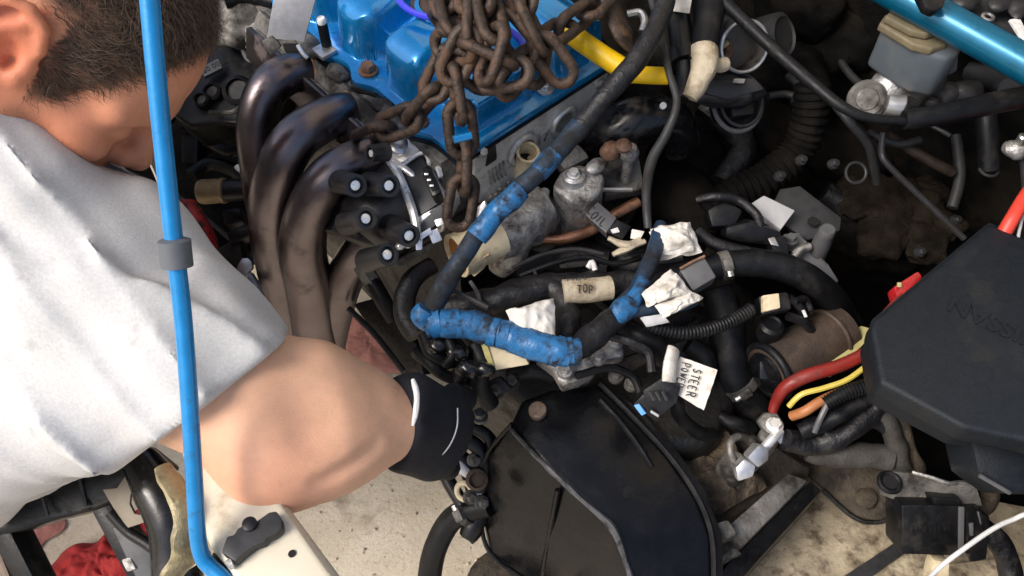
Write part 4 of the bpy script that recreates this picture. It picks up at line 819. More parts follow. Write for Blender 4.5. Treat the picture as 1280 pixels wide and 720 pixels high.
MB().slab([(880, 100, .785), (945, 96, .785), (958, 112, .775), (910, 125, .77), (882, 118, .775)], .03, .006).build('flange', 'greydark', tb_)
MB().slab([(918, 98, .788), (932, 98, .788), (930, 104, .786), (916, 103, .786)], .002, .0008).build('worn_patch', 'steel', tb_)
cl = thing('hose_clamp', 'thin grey metal hose clamp ring hanging below the throttle body', 'clamp', W(925, 165, .68))
c = W(922, 128, .735); MB().torus(c, -FWD * .8 + EZ * .2 - E2 * .2, .031, .0032, 44, 8, ea=1.0, eb=1.15, ref=RIGHT).build('outer_band', 'greyconn', cl)
MB().torus(c - FWD * .004 + RIGHT * .004, -FWD * .8 + EZ * .2 - E2 * .2, .026, .0022, 44, 8, eb=1.15, ref=RIGHT).build('inner_band', 'greydark', cl)
MB().lathe(c + FWD * .01, -FWD, [(.025, -.03), (.0255, 0)], 30, eb=1.1).build('rubber_stub', 'rubber', cl)
MB().slab([(912, 124, .75), (940, 122, .75), (944, 142, .74), (916, 146, .74)], .02, .003).build('worm_housing', 'blk', cl)
hose('breather_hose', [(905, -190, .84), (896, -90, .865), (890, -30, .86), (886, 20, .85), (880, 60, .84), (876, 82, .835)], [17, 18, 19, 19, 18, 17], 'rubber', 'straight black breather hose ending in cream tape')
ct = thing('cream_taped_end', 'forked cream masking tape wrapped over a hose end', 'tape', W(880, 110, .74))
MB().tube(T([(879, 62, .842), (880, 84, .838), (872, 104, .83), (862, 122, .82)]), [.016, .015, .0115, .010], 14, 8, wob=.003).build('wrap', 'creamtape', ct)
MB().tube(T([(882, 88, .835), (893, 82, .832), (907, 80, .828)]), [.009, .008, .007], 12, 6, wob=.003).build('side_wrap', 'creamtape', ct)
vh = thing('vacuum_hose_stack', 'black stepped hose connector beside the cream taped end', 'hose', W(855, 100, .74))
for pz, r in (([(846, 10, .845), (850, 40, .84), (853, 62, .835)], 15), ([(853, 62, .835), (856, 78, .83)], 18), ([(856, 78, .83), (856, 100, .82), (850, 125, .81)], 11)): tubep(pz, r, seg=16).build('section', 'blk', vh)
one('paper_scrap', sheet([(833, -8, .87), (866, -8, .87), (862, 16, .862), (834, 12, .862)], 8, 6, .003, .001), 'paper', 'white paper scrap stuck on the black vacuum connector', 'paper')
hose('thin_lead', [(790, -150, .82), (802, -60, .86), (812, -10, .87), (826, 40, .865), (836, 90, .86), (846, 128, .845), (834, 165, .82), (815, 200, .79), (808, 240, .76), (810, 285, .735)], [5, 5, 5, 5, 4.5, 5, 6, 7, 6, 5], 'greydark', 'thin grey-black lead hanging past the black elbow', 'wire', seg=10)
hose('intake_elbow', [(735, 180, .70), (765, 165, .73), (800, 150, .745), (835, 152, .73), (850, 180, .69)], [24, 30, 32, 30, 26], 'blkgloss', 'glossy black rubber intake elbow below the yellow hose')
one('white_dot_cap', MB().lathe(W(829, 132, .775), -FWD, [(.004, -.004), (.004, .001), (.0025, .002)], 14), 'white', 'tiny white cap on the black intake elbow', 'cap')
tc_ = thing('throttle_cable', 'long black throttle cable sweeping into a thick sheath', 'cable', W(1080, 160, .70))
tubep([(820, -160, .82), (862, -60, .855), (890, -18, .86), (905, 2, .858), (960, 55, .85), (1020, 108, .84), (1055, 135, .835), (1090, 148, .83), (1135, 151, .828)], [6, 7, 7, 8, 8, 8, 7, 6, 6], seg=14).build('cable', 'rubber', tc_)
tubep([(1130, 150, .828), (1160, 146, .83), (1210, 136, .83), (1250, 127, .83), (1320, 110, .83), (1430, 60, .82)], [12, 13, 14, 14, 14, 14], seg=18).build('sheath', 'rubber', tc_)
hose('corrugated_duct', [(1015, 105, .74), (1012, 150, .70), (995, 190, .66), (955, 225, .64), (915, 245, .63), (880, 270, .62)], 23, 'dark', 'dark corrugated air duct bending down behind the loom', 'duct', ripple=(.010, .12))
mc = thing('brake_master_cylinder', 'aged brake fluid reservoir on a grey metal cylinder', 'brake cylinder', W(1120, 130, .62))
top = [(1103, 32), (1110, 22), (1160, 28), (1205, 52), (1200, 66), (1186, 72), (1160, 66), (1142, 58)]
MB().slab([(x, y, .865) for x, y in top], .058, .007, EZ, 3).build('reservoir', 'reservoir', mc)
MB().slab([(1100 + (x - 1100) * 1.0, y - 1, .872) for x, y in ((1099, 30), (1107, 18), (1160, 22), (1186, 36), (1184, 56), (1165, 62), (1142, 56))], .010, .003, EZ, 3).build('lid_band', 'lid', mc)
MB().slab([(x, y, .882) for x, y in ((1106, 20), (1114, 12), (1150, 14), (1172, 26), (1172, 38), (1160, 42), (1140, 38))], .009, .003, EZ, 3).build('lid', 'lid', mc)
MB().slab([(1170, 70, .85), (1200, 58, .855), (1198, 90, .83), (1176, 100, .82)], .03, .005).build('reservoir_lobe', 'reservoir', mc)
MB().tube(T([(1128, 92, .80), (1112, 108, .79), (1100, 122, .78)]), [.022, .022, .020], 20, 5).build('neck', 'alu', mc)
MB().tube(T([(1150, 100, .77), (1120, 118, .775), (1095, 126, .78)]), [.030, .026, .020], 24, 5).build('cylinder', 'aludirty', mc)
p = W(1084, 124, .79); ax = (W(1060, 138, .80) - W(1110, 112, .785)).normalized(); ax = (ax * .45 - FWD * .8).normalized()
MB().lathe(p, ax, [(.022, -.025), (.022, .002), (.018, .006), (.013, .004), (.012, .006), (.0001, .006)], 30).build('end_plug', 'aludirty', mc)
MB().tube(T([(1108, 130, .79), (1120, 132, .79), (1134, 132, .79)]), .0125, 18, 3).build('outlet', 'aluclean', mc)
MB().tube(T([(1128, 132, .792), (1142, 136, .79)]), [.013, .011], 16).build('outlet_nut', 'rubber', mc)
for x, y, r in ((1160, 112, .022), (1180, 118, .018), (1205, 118, .022), (1165, 128, .01)): MB().blob(W(x, y, .77), CAX, (r, r * .8, r), .3, 40, 3).build('lump', 'greydark', mc)
sb = thing('strut_bar', 'blue painted strut brace bar crossing the firewall corner', 'strut bar', W(1220, 60, .80))
P = T([(1060, -42, .905), (1165, 16, .90), (1310, 96, .89)]); MB().tube([P[0] + (P[0] - P[2]).normalized() * .62, P[2] + (P[2] - P[0]).normalized() * .16], .0185, 28).build('bar', 'bar', sb)
MB().slab([(1146, -12, .935), (1186, -12, .935), (1180, 8, .93), (1168, 14, .928), (1156, 8, .93)], .012, .003).build('clip', 'blk', sb)
st = thing('strut_tower', 'grey dusty strut tower plate behind the blue bar', 'strut tower', W(1240, 10, .70))
MB().slab([(1190, -20, .84), (1310, -20, .84), (1310, 62, .83), (1268, 34, .83), (1235, 24, .83), (1200, 14, .83)], .05, .006, EZ).build('plate', 'greydark', st)
MB().torus(W(1235, 21, .838), EZ, .006, .002, 20, 8).build('hole_rim', 'steel', st)
MB().slab([(1262, 24, .85), (1275, 22, .85), (1292, 56, .84), (1284, 58, .84)], .004, .001).build('tab', 'stripe', st)
for x, y, r in ((1210, 0, .02), (1250, 5, .018), (1276, 12, .02)): MB().blob(W(x, y, .85), (E1, E2, EZ), (r, r * .7, r * .4), .4, 40, 3).build('lump', 'greydark', st)
# small pipes in the dark corner
hose('brake_pipe', [(1104, 165, .72), (1102, 190, .70), (1110, 206, .69), (1150, 245, .66), (1205, 298, .62)], 4, 'greydark', 'thin dark brake pipe slanting towards the fuse box', 'pipe', seg=8)
hose('fuel_pipe', [(1040, 125, .74), (1060, 150, .73), (1085, 180, .70), (1092, 205, .67), (1096, 228, .64)], 6, 'greydark', 'bent dark fuel pipe below the brake cylinder', 'pipe', seg=10)
hose('steering_pipe', [(1110, 170, .68), (1140, 188, .67), (1172, 206, .66), (1190, 215, .65)], 7, mat('brown_pipe', (.03, .02, .015), .6, .2, .3), 'short brown pipe in the dark corner beside the firewall', 'pipe', seg=10)
one('round_grommet', MB().torus(W(1070, 216, .66), -FWD, .013, .0022, 28, 8), 'greydark', 'dark round rubber grommet rim in the dark corner', 'grommet')
vt = thing('vertical_tube', 'upright black tube with a rim under the thick sheath', 'tube', W(1235, 225, .62))
tubep([(1232, 135, .76), (1235, 170, .74), (1236, 212, .71)], 13, seg=18).build('tube', 'rubber', vt); MB().torus(W(1236, 212, .712), EZ, .0105, .0018, 28, 8).build('rim', 'greydark', vt)
kn = thing('pale_knob', 'pale grey knob bolt on a stalk beside the red lead', 'bolt', W(1275, 220, .66))
MB().blob(W(1272, 186, .76), CAX, (.016, .012, .010), .2, 60, 3).build('knob', 'alu', kn); MB().lathe(W(1278, 174, .775), EZ, [(.006, -.01), (.006, .004), (.004, .006)], 12).build('stud', 'steel', kn); MB().tube(T([(1276, 190, .75), (1280, 215, .73), (1282, 250, .70)]), .004, 8).build('stalk', 'greydark', kn)
hose('red_lead', [(1400, 120, .70), (1345, 160, .77), (1300, 222, .79), (1282, 246, .79), (1266, 272, .785), (1252, 296, .77)], 9, 'redbright', 'bright red lead entering the top corner of the fuse box', 'cable', seg=12)
hose('white_lead', [(1300, 240, .78), (1282, 262, .78), (1275, 285, .775), (1272, 302, .77)], 2, 'greylabel', 'very thin pale lead beside the bright red lead', 'wire', seg=8)
# dark boxes round the pale label
sp = thing('sensor_plate', 'black bracket plate carrying a blank pale grey label', 'bracket', W(985, 270, .58))
MB().slab([(975, 236, .665), (1000, 232, .67), (1052, 272, .66), (1050, 288, .655), (1010, 300, .65), (960, 268, .66)], .01, .002).build('plate', 'greydark', sp)
MB().lathe(W(1017, 277, .6625), EZ, [(.007, -.002), (.007, .001)], 20).build('hole', 'hole', sp)
MB().slab([(936, 256, .68), (955, 244, .682), (994, 263, .678), (976, 287, .672)], .012, .0015).build('label', 'greylabel', sp)
vs = thing('vacuum_valve', 'dull grey bracket valve with an upright round stud', 'valve', W(1010, 330, .56))
MB().slab([(978, 292, .665), (1000, 290, .668), (1012, 305, .665), (1036, 330, .655), (1050, 352, .645), (1038, 358, .64), (1005, 328, .652), (985, 312, .66)], .02, .004).build('bracket', 'greyconn', vs)
MB().lathe(W(1022, 315, .655), EZ, [(.012, -.02), (.011, .02), (.0095, .035), (.010, .04), (.008, .044), (.0001, .044)], 22).build('stud', 'greyconn', vs)
MB().tube(T([(992, 322, .67), (1000, 312, .672), (1012, 308, .672)]), .005, 10).build('lever', 'steel', vs)
MB().bolt(W(988, 300, .672), EZ, .006, .006).build('bolt', 'greyconn', vs)
for lb, pz in zip(('five-sided black connector below the corrugated duct', 'long black connector beside the blank grey label', 'small black connector next to the grey bracket valve'), ([(884, 262, .70), (905, 250, .705), (930, 262, .70), (920, 282, .69), (890, 284, .69)], [(908, 284, .695), (940, 276, .70), (978, 290, .69), (976, 308, .68), (930, 304, .68), (906, 298, .685)], [(962, 298, .69), (984, 294, .69), (988, 318, .68), (968, 322, .675)])): ec = one('black_connector', MB().slab(pz, .03, .005), 'blk', lb, 'connector')
tubep([(872, 250, .70), (895, 246, .71), (922, 250, .705), (945, 268, .70), (950, 284, .69)], 6, seg=10).build('connector_lead', 'tape', None, 'thin black lead arching over the five-sided connector', 'wire'); tubep([(872, 290, .70), (892, 304, .70), (925, 314, .695), (960, 320, .69)], 8, seg=10).build('connector_lead', 'tape', None, 'black lead running along the top of the arching smooth hose', 'wire')
MB().slab([(960, 298, .694), (968, 296, .694), (974, 308, .69), (964, 306, .69)], .002, .0006).build('clip', 'steel', ec)
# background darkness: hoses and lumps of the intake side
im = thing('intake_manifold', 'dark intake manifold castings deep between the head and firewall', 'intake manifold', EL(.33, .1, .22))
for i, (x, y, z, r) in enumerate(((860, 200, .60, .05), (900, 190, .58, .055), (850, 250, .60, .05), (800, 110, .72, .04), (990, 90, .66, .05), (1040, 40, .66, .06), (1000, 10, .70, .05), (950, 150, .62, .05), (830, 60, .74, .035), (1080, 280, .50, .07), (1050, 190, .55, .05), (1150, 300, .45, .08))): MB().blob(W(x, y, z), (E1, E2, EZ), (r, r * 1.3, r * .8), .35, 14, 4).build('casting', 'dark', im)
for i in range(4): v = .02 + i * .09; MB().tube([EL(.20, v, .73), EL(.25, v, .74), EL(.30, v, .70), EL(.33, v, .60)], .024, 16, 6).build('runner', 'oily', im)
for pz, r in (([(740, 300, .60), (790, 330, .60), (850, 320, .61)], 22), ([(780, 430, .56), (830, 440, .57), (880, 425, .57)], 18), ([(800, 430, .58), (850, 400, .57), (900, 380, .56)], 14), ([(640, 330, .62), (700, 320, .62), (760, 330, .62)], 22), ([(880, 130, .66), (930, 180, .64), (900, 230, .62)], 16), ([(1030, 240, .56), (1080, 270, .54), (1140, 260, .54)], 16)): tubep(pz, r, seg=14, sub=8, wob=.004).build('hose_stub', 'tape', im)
# ---------------------------------------------------------------- more pipes, clips and clamps in the gaps
def band(pz, i, f, r, label):
    P = T(pz); c = P[i].lerp(P[i + 1], f); ax = (P[i + 1] - P[i]).normalized(); t = thing('hose_band', label, 'clamp', c)
    MB().lathe(c - ax * .006, ax, [(r * mpp(c) * 1.0, 0), (r * mpp(c) * 1.10, .0005), (r * mpp(c) * 1.10, .0115), (r * mpp(c), .012)], 28).build('strap', 'aludirty', t)
    n = (CAM - c).normalized(); n = (n - ax * n.dot(ax)).normalized(); s = ax.cross(n)
    MB().box(c + n * r * mpp(c) * 1.12, (s, ax, n), (.014, .011, .007), .0015).build('screw_box', 'aludirty', t); MB().lathe(c + n * r * mpp(c) * 1.12 + s * .007, s, [(.004, 0), (.004, .006), (.003, .0065)], 8).build('screw', 'steel', t)
band([(880, 338, .685), (915, 330, .69), (960, 330, .69)], 0, .75, 17, 'worm clamp round the arching smooth black hose')
band([(895, 360, .64), (908, 400, .62), (912, 440, .60), (922, 478, .575), (945, 512, .545)], 3, .1, 22, 'worm clamp round the thick hose behind the written tag')
band([(612, 632, .50), (590, 636, .49), (566, 648, .47)], 1, .3, 15.5, 'worm clamp on the drain hose below the linkage')
WL = ['thin black wire sagging under the copper pipe above the taped label', 'thinner grey wire above the sagging black wire', 'tiny pale wire stub standing above the taped label', 'short dark wire crossing the black taped loom', 'thin dark wire crossing under the diagonal blue trunk', 'short grey wire stub beside the diagonal blue trunk', 'black taped wire dropping towards the black plug', 'thin black wire on the grey casting lip']
EB = ['black rubber elbow between blue knot and black plug', 'small black rubber elbow left of the grey casting lip', 'black rubber elbow behind the written paper tag', 'short black rubber elbow touching the silver cable lug']
DP = ['short dark pipe stub left of the brake reservoir', 'short bent pipe below the throttle body sensor', 'thin dark pipe crossing the top of the corrugated duct', 'very short thin rod below the thick cable sheath', 'thick dark pipe behind the blue strut bar', 'thin dark pipe crossing the brown pipe', 'upright dark pipe beside the rimmed black tube']
for pz, r, m in (([(650, 345, .69), (690, 330, .70), (730, 322, .70), (770, 330, .695), (800, 322, .69)], 4, 'rubber'), ([(640, 335, .69), (680, 318, .69), (720, 312, .69), (755, 318, .69)], 3, 'greydark'), ([(735, 335, .705), (740, 328, .708), (744, 338, .704)], 3, 'stripe'), ([(668, 338, .70), (672, 350, .70), (680, 362, .705)], 3, 'greydark'), ([(560, 360, .74), (585, 372, .735), (610, 385, .73)], 3.5, 'greydark'), ([(588, 352, .72), (596, 365, .72), (600, 380, .72)], 3, 'greyconn'), ([(762, 420, .70), (790, 428, .70), (810, 440, .69), (815, 465, .68)], 6, 'tape'), ([(720, 470, .66), (760, 460, .66), (790, 470, .65), (800, 490, .64)], 5, 'rubber')): one('thin_wire', tubep(pz, r, seg=8, sub=6, wob=.001), m, WL.pop(0), 'wire', 'loose thin wires among the looms')
for pz, r in (([(770, 400, .68), (800, 420, .68), (822, 432, .67), (830, 450, .65)], 13), ([(640, 470, .62), (665, 462, .64), (690, 470, .63)], 11), ([(860, 430, .62), (880, 445, .61), (885, 470, .59)], 12), ([(900, 520, .57), (920, 530, .57), (940, 535, .56)], 9)): one('rubber_elbow', tubep(pz, r, seg=14, sub=8, wob=.002), 'rubber', EB.pop(0), 'hose', 'short rubber elbows above the gearbox')
ip = thing('insulation_pad', 'dark brown lumpy insulation against the lower firewall', 'insulation', W(1130, 270, .40))
for x, y, r in ((1090, 250, .05), (1125, 265, .055), (1160, 285, .05), (1105, 290, .045), (1070, 240, .035), (1150, 250, .04)): MB().blob(W(x, y, .56), (E1, E2, EZ), (r, r * .8, r * .45), .45, 30, 4).build('lump', 'browndark', ip)
for pz, r in (([(1040, 60, .66), (1060, 90, .66), (1075, 105, .66)], 5), ([(985, 95, .70), (1000, 110, .70), (992, 130, .69)], 6), ([(960, 120, .70), (985, 118, .70), (1010, 128, .70)], 5), ([(1160, 155, .72), (1180, 165, .72), (1188, 170, .72)], 3), ([(1215, 90, .74), (1245, 100, .76), (1262, 110, .78)], 14), ([(1085, 165, .70), (1120, 180, .69), (1150, 175, .69)], 5), ([(1195, 170, .66), (1200, 220, .64), (1190, 260, .62)], 7)): one('dark_pipe', tubep(pz, r, seg=10, sub=6), 'greydark', DP.pop(0), 'pipe', 'short dark pipes near the firewall')
for x, y in ((1008, 98), (1042, 205), (975, 220), (1002, 200), (1195, 275), (1150, 315)): MB().bolt(W(x, y, .68 if y < 240 else .58), EZ - E2 * .6, .005, .005).build('bolt', 'greydark', ip)
gp = eng
for x, y in ((620, 490), (640, 478), (600, 520), (770, 470), (790, 480), (730, 470), (585, 500)): MB().bolt(W(x, y, .625), EZ, .0065, .007).build('bolt', 'aludirty', gp)
for pz in ([(600, 480, .63), (625, 470, .635), (640, 486, .63), (612, 500, .62)], [(768, 452, .64), (800, 440, .645), (812, 452, .64), (782, 470, .63)], [(690, 300, .645), (740, 310, .65), (748, 332, .64), (700, 336, .635)]): MB().slab(pz, .015, .003).build('bracket', 'oily', gp)
# ---------------------------------------------------------------- left of the engine
tm = thing('timing_cover', 'black timing cover with a small grey number sticker', 'timing cover', W(275, 100, .50))
MB().slab([(212, 140, .70), (222, 96, .71), (248, 52, .725), (285, 34, .735), (325, 40, .735), (362, 78, .725), (352, 118, .71), (320, 160, .69), (270, 152, .69), (238, 160, .69)], .06, .008, None, 3).build('cover', 'blk', tm)
a, b, c, d = T([(251, 88, .7215), (274, 76, .7245), (279, 88, .7205), (257, 99, .7175)]); nn = (b - a).cross(d - a).normalized(); nn = nn if nn.dot(CAM - a) > 0 else -nn
MB().prism([p + nn * .006 for p in (a, b, c, d)], .006, .0006).build('sticker', 'greyconn', tm)
text('20 00', (a + b + c + d) / 4 + nn * .0065, b - a, a - d, .0105, 'ink', tm, .0003)
for x, y, r in ((268, 118, .012), (290, 92, .014), (300, 116, .02), (318, 88, .016), (255, 128, .01)): MB().lathe(W(x, y, .70), (W(280, 60, .80) - W(280, 90, .70)).cross(RIGHT) * -1 if 0 else -FWD + EZ * .3, [(r * 1.1, -.02), (r, .012), (r * .7, .015), (r * .65, .010), (.0001, .010)], 20).build('boss', 'blk', tm)
MB().tube(T([(300, 52, .745), (312, 76, .742), (338, 66, .745)]), .003, 8).build('edge_clip', 'greyconn', tm)
MB().tube(T([(262, 140, .705), (290, 140, .71), (310, 128, .715), (330, 128, .71)]), .003, 8, wob=.002).build('lower_edge', 'aludirty', tm)
MB().slab([(292, 44, .75), (300, 34, .752), (310, 42, .75), (303, 52, .748)], .008, .002).build('tensioner_nut', 'steel', tm)
al = thing('alternator', 'pale rounded alternator casting beyond the timing cover', 'alternator', W(305, 25, .60))
MB().blob(W(302, 18, .765), (E1, E2, EZ), (.050, .045, .035), .25, 30, 4).build('casting', 'aludirty', al)
MB().blob(W(330, 40, .76), (E1, E2, EZ), (.028, .02, .02), .3, 40, 4).build('ear', 'alu', al)
MB().tube(T([(262, 40, .765), (275, 36, .77), (290, 26, .775)]), .003, 8).build('rim', 'bright', al)
MB().tube(T([(280, 0, .80), (310, -6, .80), (345, 2, .80)]), .012, 12).build('belt', 'rubber', al)
aw = thing('aluminium_strap', 'flat grey aluminium strap standing above the header flange', 'strap', W(362, 52, .78))
MB().slab([(344, -14, .885), (398, -14, .885), (380, 52, .835), (333, 48, .835)], .004, .001).build('plate', mat('brushed_grey', (.34, .35, .38), .5, .35, .12, 60, dirt=(.2, .2, .2), damt=.2, bump=.15), aw)
MB().slab([(326, 52, .835), (340, 44, .84), (352, 58, .83), (338, 70, .82)], .006, .002).build('foot', 'aludirty', aw)
MB().tube(T([(372, 56, .835), (378, 66, .828), (384, 72, .822)]), .0025, 8).build('pin', 'bright', aw)
MB().slab([(352, 54, .836), (372, 54, .836), (376, 66, .828), (356, 66, .828)], .01, .002).build('slot', 'hole', aw)
hf = thing('hose_fitting', 'tan hose fitting on a black pipe beside the header', 'fitting', W(275, 260, .54))
P = T([(250, 240, .64), (287, 238, .645)]); ax = (P[1] - P[0]).normalized()
MB().lathe(P[0], ax, [(.015, 0), (.016, .004), (.0155, .028), (.0165, .03), (.0165, .034), (.013, .036)], 24).build('ferrule', mat('tan_brass', (.30, .22, .12), .5, .3, .3, 60, dirt=(.12, .08, .05), damt=.4), hf)
MB().tube([P[1] - ax * .004, P[1] + ax * .04], .014, 18).build('pipe', 'blk', hf)
MB().tube(T([(296, 208, .66), (302, 214, .658)]), .004, 8).build('bright_ground_speck', 'white', hf)  # white speck standing in for sunlit ground glimpsed behind the header
rc = thing('red_coupling', 'red and black dirty hydraulic coupling beside the prop rod', 'coupling', W(255, 330, .52))
MB().tube(T([(232, 258, .66), (246, 290, .65), (258, 330, .64), (268, 365, .63)]), [.016, .019, .019, .016], 16, 8, wob=.004).build('body', mat('red_black_paint', (.42, .012, .014), .4, 0, .2, 60, dirt=(.012, .010, .010), damt=.55, dscale=46, bump=.3), rc)
for x, y in ((258, 338), (264, 352)): MB().torus(W(x, y, .643), (W(268, 365, .63) - W(258, 330, .64)), .019, .0028, 28, 8).build('ring', 'alu', rc)
MB().tube(T([(266, 362, .628), (276, 382, .62), (284, 396, .61)]), .017, 16, 4).build('tail', 'aludirty', rc)
spp = thing('silver_pipe', 'short bent silver pipe with a pale oval end beside the header', 'pipe', W(315, 390, .50))
tubep([(312, 345, .60), (322, 362, .60), (326, 380, .59), (314, 396, .58), (300, 406, .57)], 6, seg=12).build('pipe', 'alu', spp)
MB().slab([(296, 332, .61), (302, 322, .614), (314, 322, .614), (316, 334, .61), (306, 346, .604), (297, 342, .605)], .008, .003).build('oval_end', 'aluclean', spp)
MB().lathe(W(318, 318, .615), EZ, [(.009, -.01), (.009, .0), (.006, .002)], 16).build('cap', 'blk', spp)
MB().tube(T([(270, 380, .56), (285, 384, .56), (300, 378, .56)]), .005, 8).build('stay', 'white', spp) if 0 else None
hose('chrome_tube', [(128, 132, .70), (152, 158, .695), (180, 176, .69), (196, 198, .68), (212, 240, .66), (222, 290, .63)], [12, 13, 13, 12, 11, 10], 'chrome', 'polished chrome tube curving past the face and blue rod', 'tube')
fs_ = thing('fan_shroud', 'black plastic fan shroud lying deep between the man and header', 'fan shroud', W(220, 300, .40))
MB().slab([(60, 190, .50), (212, 130, .50), (300, 190, .50), (318, 300, .50), (290, 362, .50), (262, 380, .50), (200, 400, .50), (60, 400, .50)], .03, .006, EZ).build('panel', 'dark', fs_)
MB().tube(T([(110, 200, .54), (170, 220, .54), (230, 250, .54), (290, 300, .53)]), .004, 8).build('edge', 'greydark', fs_)
for pz, m in (([(224, 168, .60), (248, 162, .61), (246, 205, .59), (226, 204, .59)], 'blk'), ([(250, 172, .60), (272, 168, .60), (270, 182, .595), (252, 184, .595)], 'greydark'), ([(282, 290, .60), (312, 276, .605), (316, 292, .60), (286, 306, .59)], 'blk'), ([(270, 310, .58), (300, 296, .59), (305, 330, .57), (280, 345, .56)], 'oily'), ([(276, 262, .60), (300, 258, .60), (302, 276, .595), (280, 282, .59)], 'blk')): MB().slab(pz, .03, .005).build('clip_block', m, fs_)
for pz, r in (([(262, 178, .60), (285, 190, .60), (310, 180, .60)], 7), ([(240, 220, .58), (262, 206, .58), (296, 216, .58), (310, 240, .57)], 10), ([(272, 340, .56), (285, 360, .56), (282, 385, .55)], 14), ([(212, 152, .62), (222, 140, .625), (232, 150, .62), (226, 160, .615)], 5)): tubep(pz, r, seg=12, sub=6).build('stub', 'oily', fs_)
sn = thing('oxygen_sensor', 'dark metal sensor with a rubber lead under the distributor', 'sensor', W(470, 370, .55))
P = T([(452, 332, .66), (470, 360, .645), (480, 376, .635)]); MB().tube(P[:2], .011, 6).build('hex_body', 'aludirty', sn); tubep([(466, 352, .65), (478, 374, .64), (492, 400, .62)], [10, 11, 9], seg=14).build('boot', 'rubber', sn)
hb = thing('heat_shield', 'black steel block edge plate below the distributor', 'plate', W(480, 400, .45))
MB().slab([(440, 380, .56), (470, 372, .58), (520, 430, .58), (530, 470, .56), (505, 470, .54)], .02, .004).build('plate', 'oily', hb)
MB().tube(T([(436, 386, .565), (470, 420, .565), (505, 465, .56)]), .004, 8).build('edge', 'greydark', hb)
# ---------------------------------------------------------------- bottom left: bumper frame, bracket, cloths
bf = thing('bumper_frame', 'black plastic bumper frame with a bent tan bracket below the shirt', 'bumper', W(120, 640, .45))
MB().slab([(-60, 640, .62), (0, 628, .63), (60, 604, .64), (180, 556, .65), (215, 585, .65), (190, 606, .64), (112, 640, .63), (62, 652, .62), (28, 664, .615), (-60, 680, .61)], .03, .008, None, 3).build('upper_panel', 'blk', bf)
for x in (52, 100): MB().tube(T([(x, 618 - (x - 50) * .38, .645), (x + 8, 645 - (x - 50) * .25, .632)]), .002, 6).build('panel_joint', 'greydark', bf)
MB().slab([(0, 655, .615), (14, 668, .61), (50, 740, .58), (26, 745, .57), (-10, 680, .60)], .03, .005).build('left_leg', 'blk', bf)
MB().slab([(-14, 680, .60), (-4, 680, .60), (22, 745, .57), (8, 745, .57)], .02, .004).build('leg_trim', mat('brown_trim', (.16, .11, .08), .5, 0, .2), bf)
MB().slab([(112, 638, .625), (132, 620, .63), (172, 690, .60), (200, 745, .58), (170, 745, .57)], .03, .005).build('right_leg', 'blk', bf)
MB().tube(T([(175, 575, .66), (196, 610, .655), (216, 650, .64), (222, 690, .62), (222, 745, .60)]), [.018, .024, .026, .026, .024], 18, 8).build('gutter', 'blkgloss', bf)
MB().tube(T([(138, 640, .64), (160, 664, .63), (185, 680, .625), (210, 700, .62)]), .006, 10, 6).build('stay', 'blk', bf)
bk = MB().slab([(128, 612, .652), (146, 610, .655), (160, 590, .66), (166, 595, .66), (162, 630, .648), (168, 642, .645), (186, 646, .645), (184, 652, .642), (160, 660, .636), (150, 650, .638)], .004, .001).build('tan_bracket', mat('tan_paint', (.24, .20, .145), .55, 0, .15, 60, dirt=(.12, .1, .07), damt=.3), bf)
MB().slab([(140, 660, .62), (165, 656, .625), (195, 700, .60), (200, 745, .58), (180, 745, .58)], .006, .002).build('grey_gusset', 'greyconn', bf)
MB().slab([(150, 700, .60), (162, 696, .605), (170, 712, .60), (158, 716, .595)], .008, .003).build('clip', 'alu', bf)
MB().slab([(262, 690, .795), (282, 682, .80), (300, 700, .80), (296, 745, .785), (262, 745, .785)], .03, .005).build('rod_clip', 'blk', bf)
MB().slab([(280, 702, .808), (288, 698, .81), (294, 710, .806), (286, 714, .804)], .006, .0015).build('clip_pin', 'alu', bf)
MB().tube(T([(208, 722, .70), (235, 708, .705), (262, 690, .71)]), .003, 8).build('pale_edge', 'cream', bf)
def rag(name, cpx, rad, hgt, m, label, seed, rot=0.):
    c = W(cpx[0], cpx[1], .002); rr = random.Random(seed); ph = [rr.uniform(0, 6.28) for _ in range(6)]
    def fn(u, v):
        a = u * 2 * math.pi; q = v
        R_ = rad * (1 + .22 * math.sin(2 * a + ph[0]) + .15 * math.sin(3 * a + ph[1]) + .08 * math.sin(7 * a + ph[2])) * q
        x, y = R_ * math.cos(a + rot) * 1.15, R_ * math.sin(a + rot)
        p = V((x * 14 + seed, y * 14, seed)); k = abs(mnoise.noise(p)) * .8 + abs(mnoise.noise(p * 2.4)) * .35 + .12 * abs(mnoise.noise(p * 6))
        return c + V((x, y, hgt * (1 - q ** 2.2) * (.45 + .9 * k) + .003))
    return one(name, MB().grid(fn, 90, 34), m, label, 'cloth', sharp=80)
rag('red_rag', (140, 716), .082, .09, 'redcloth', 'crumpled red shop rag lying on the bright concrete', 3)
rag('pink_rag', (26, 665), .05, .03, 'pinkcloth', 'small pink cloth corner beside the black bumper leg', 8)
rag('salmon_rag', (462, 432), .065, .02, 'pinkcloth', 'flat salmon pink cloth on the ground behind the elbow', 11)
rag('red_rag', (188, 672), .05, .035, 'redcloth', 'second red rag half hidden under the grey gusset', 17)
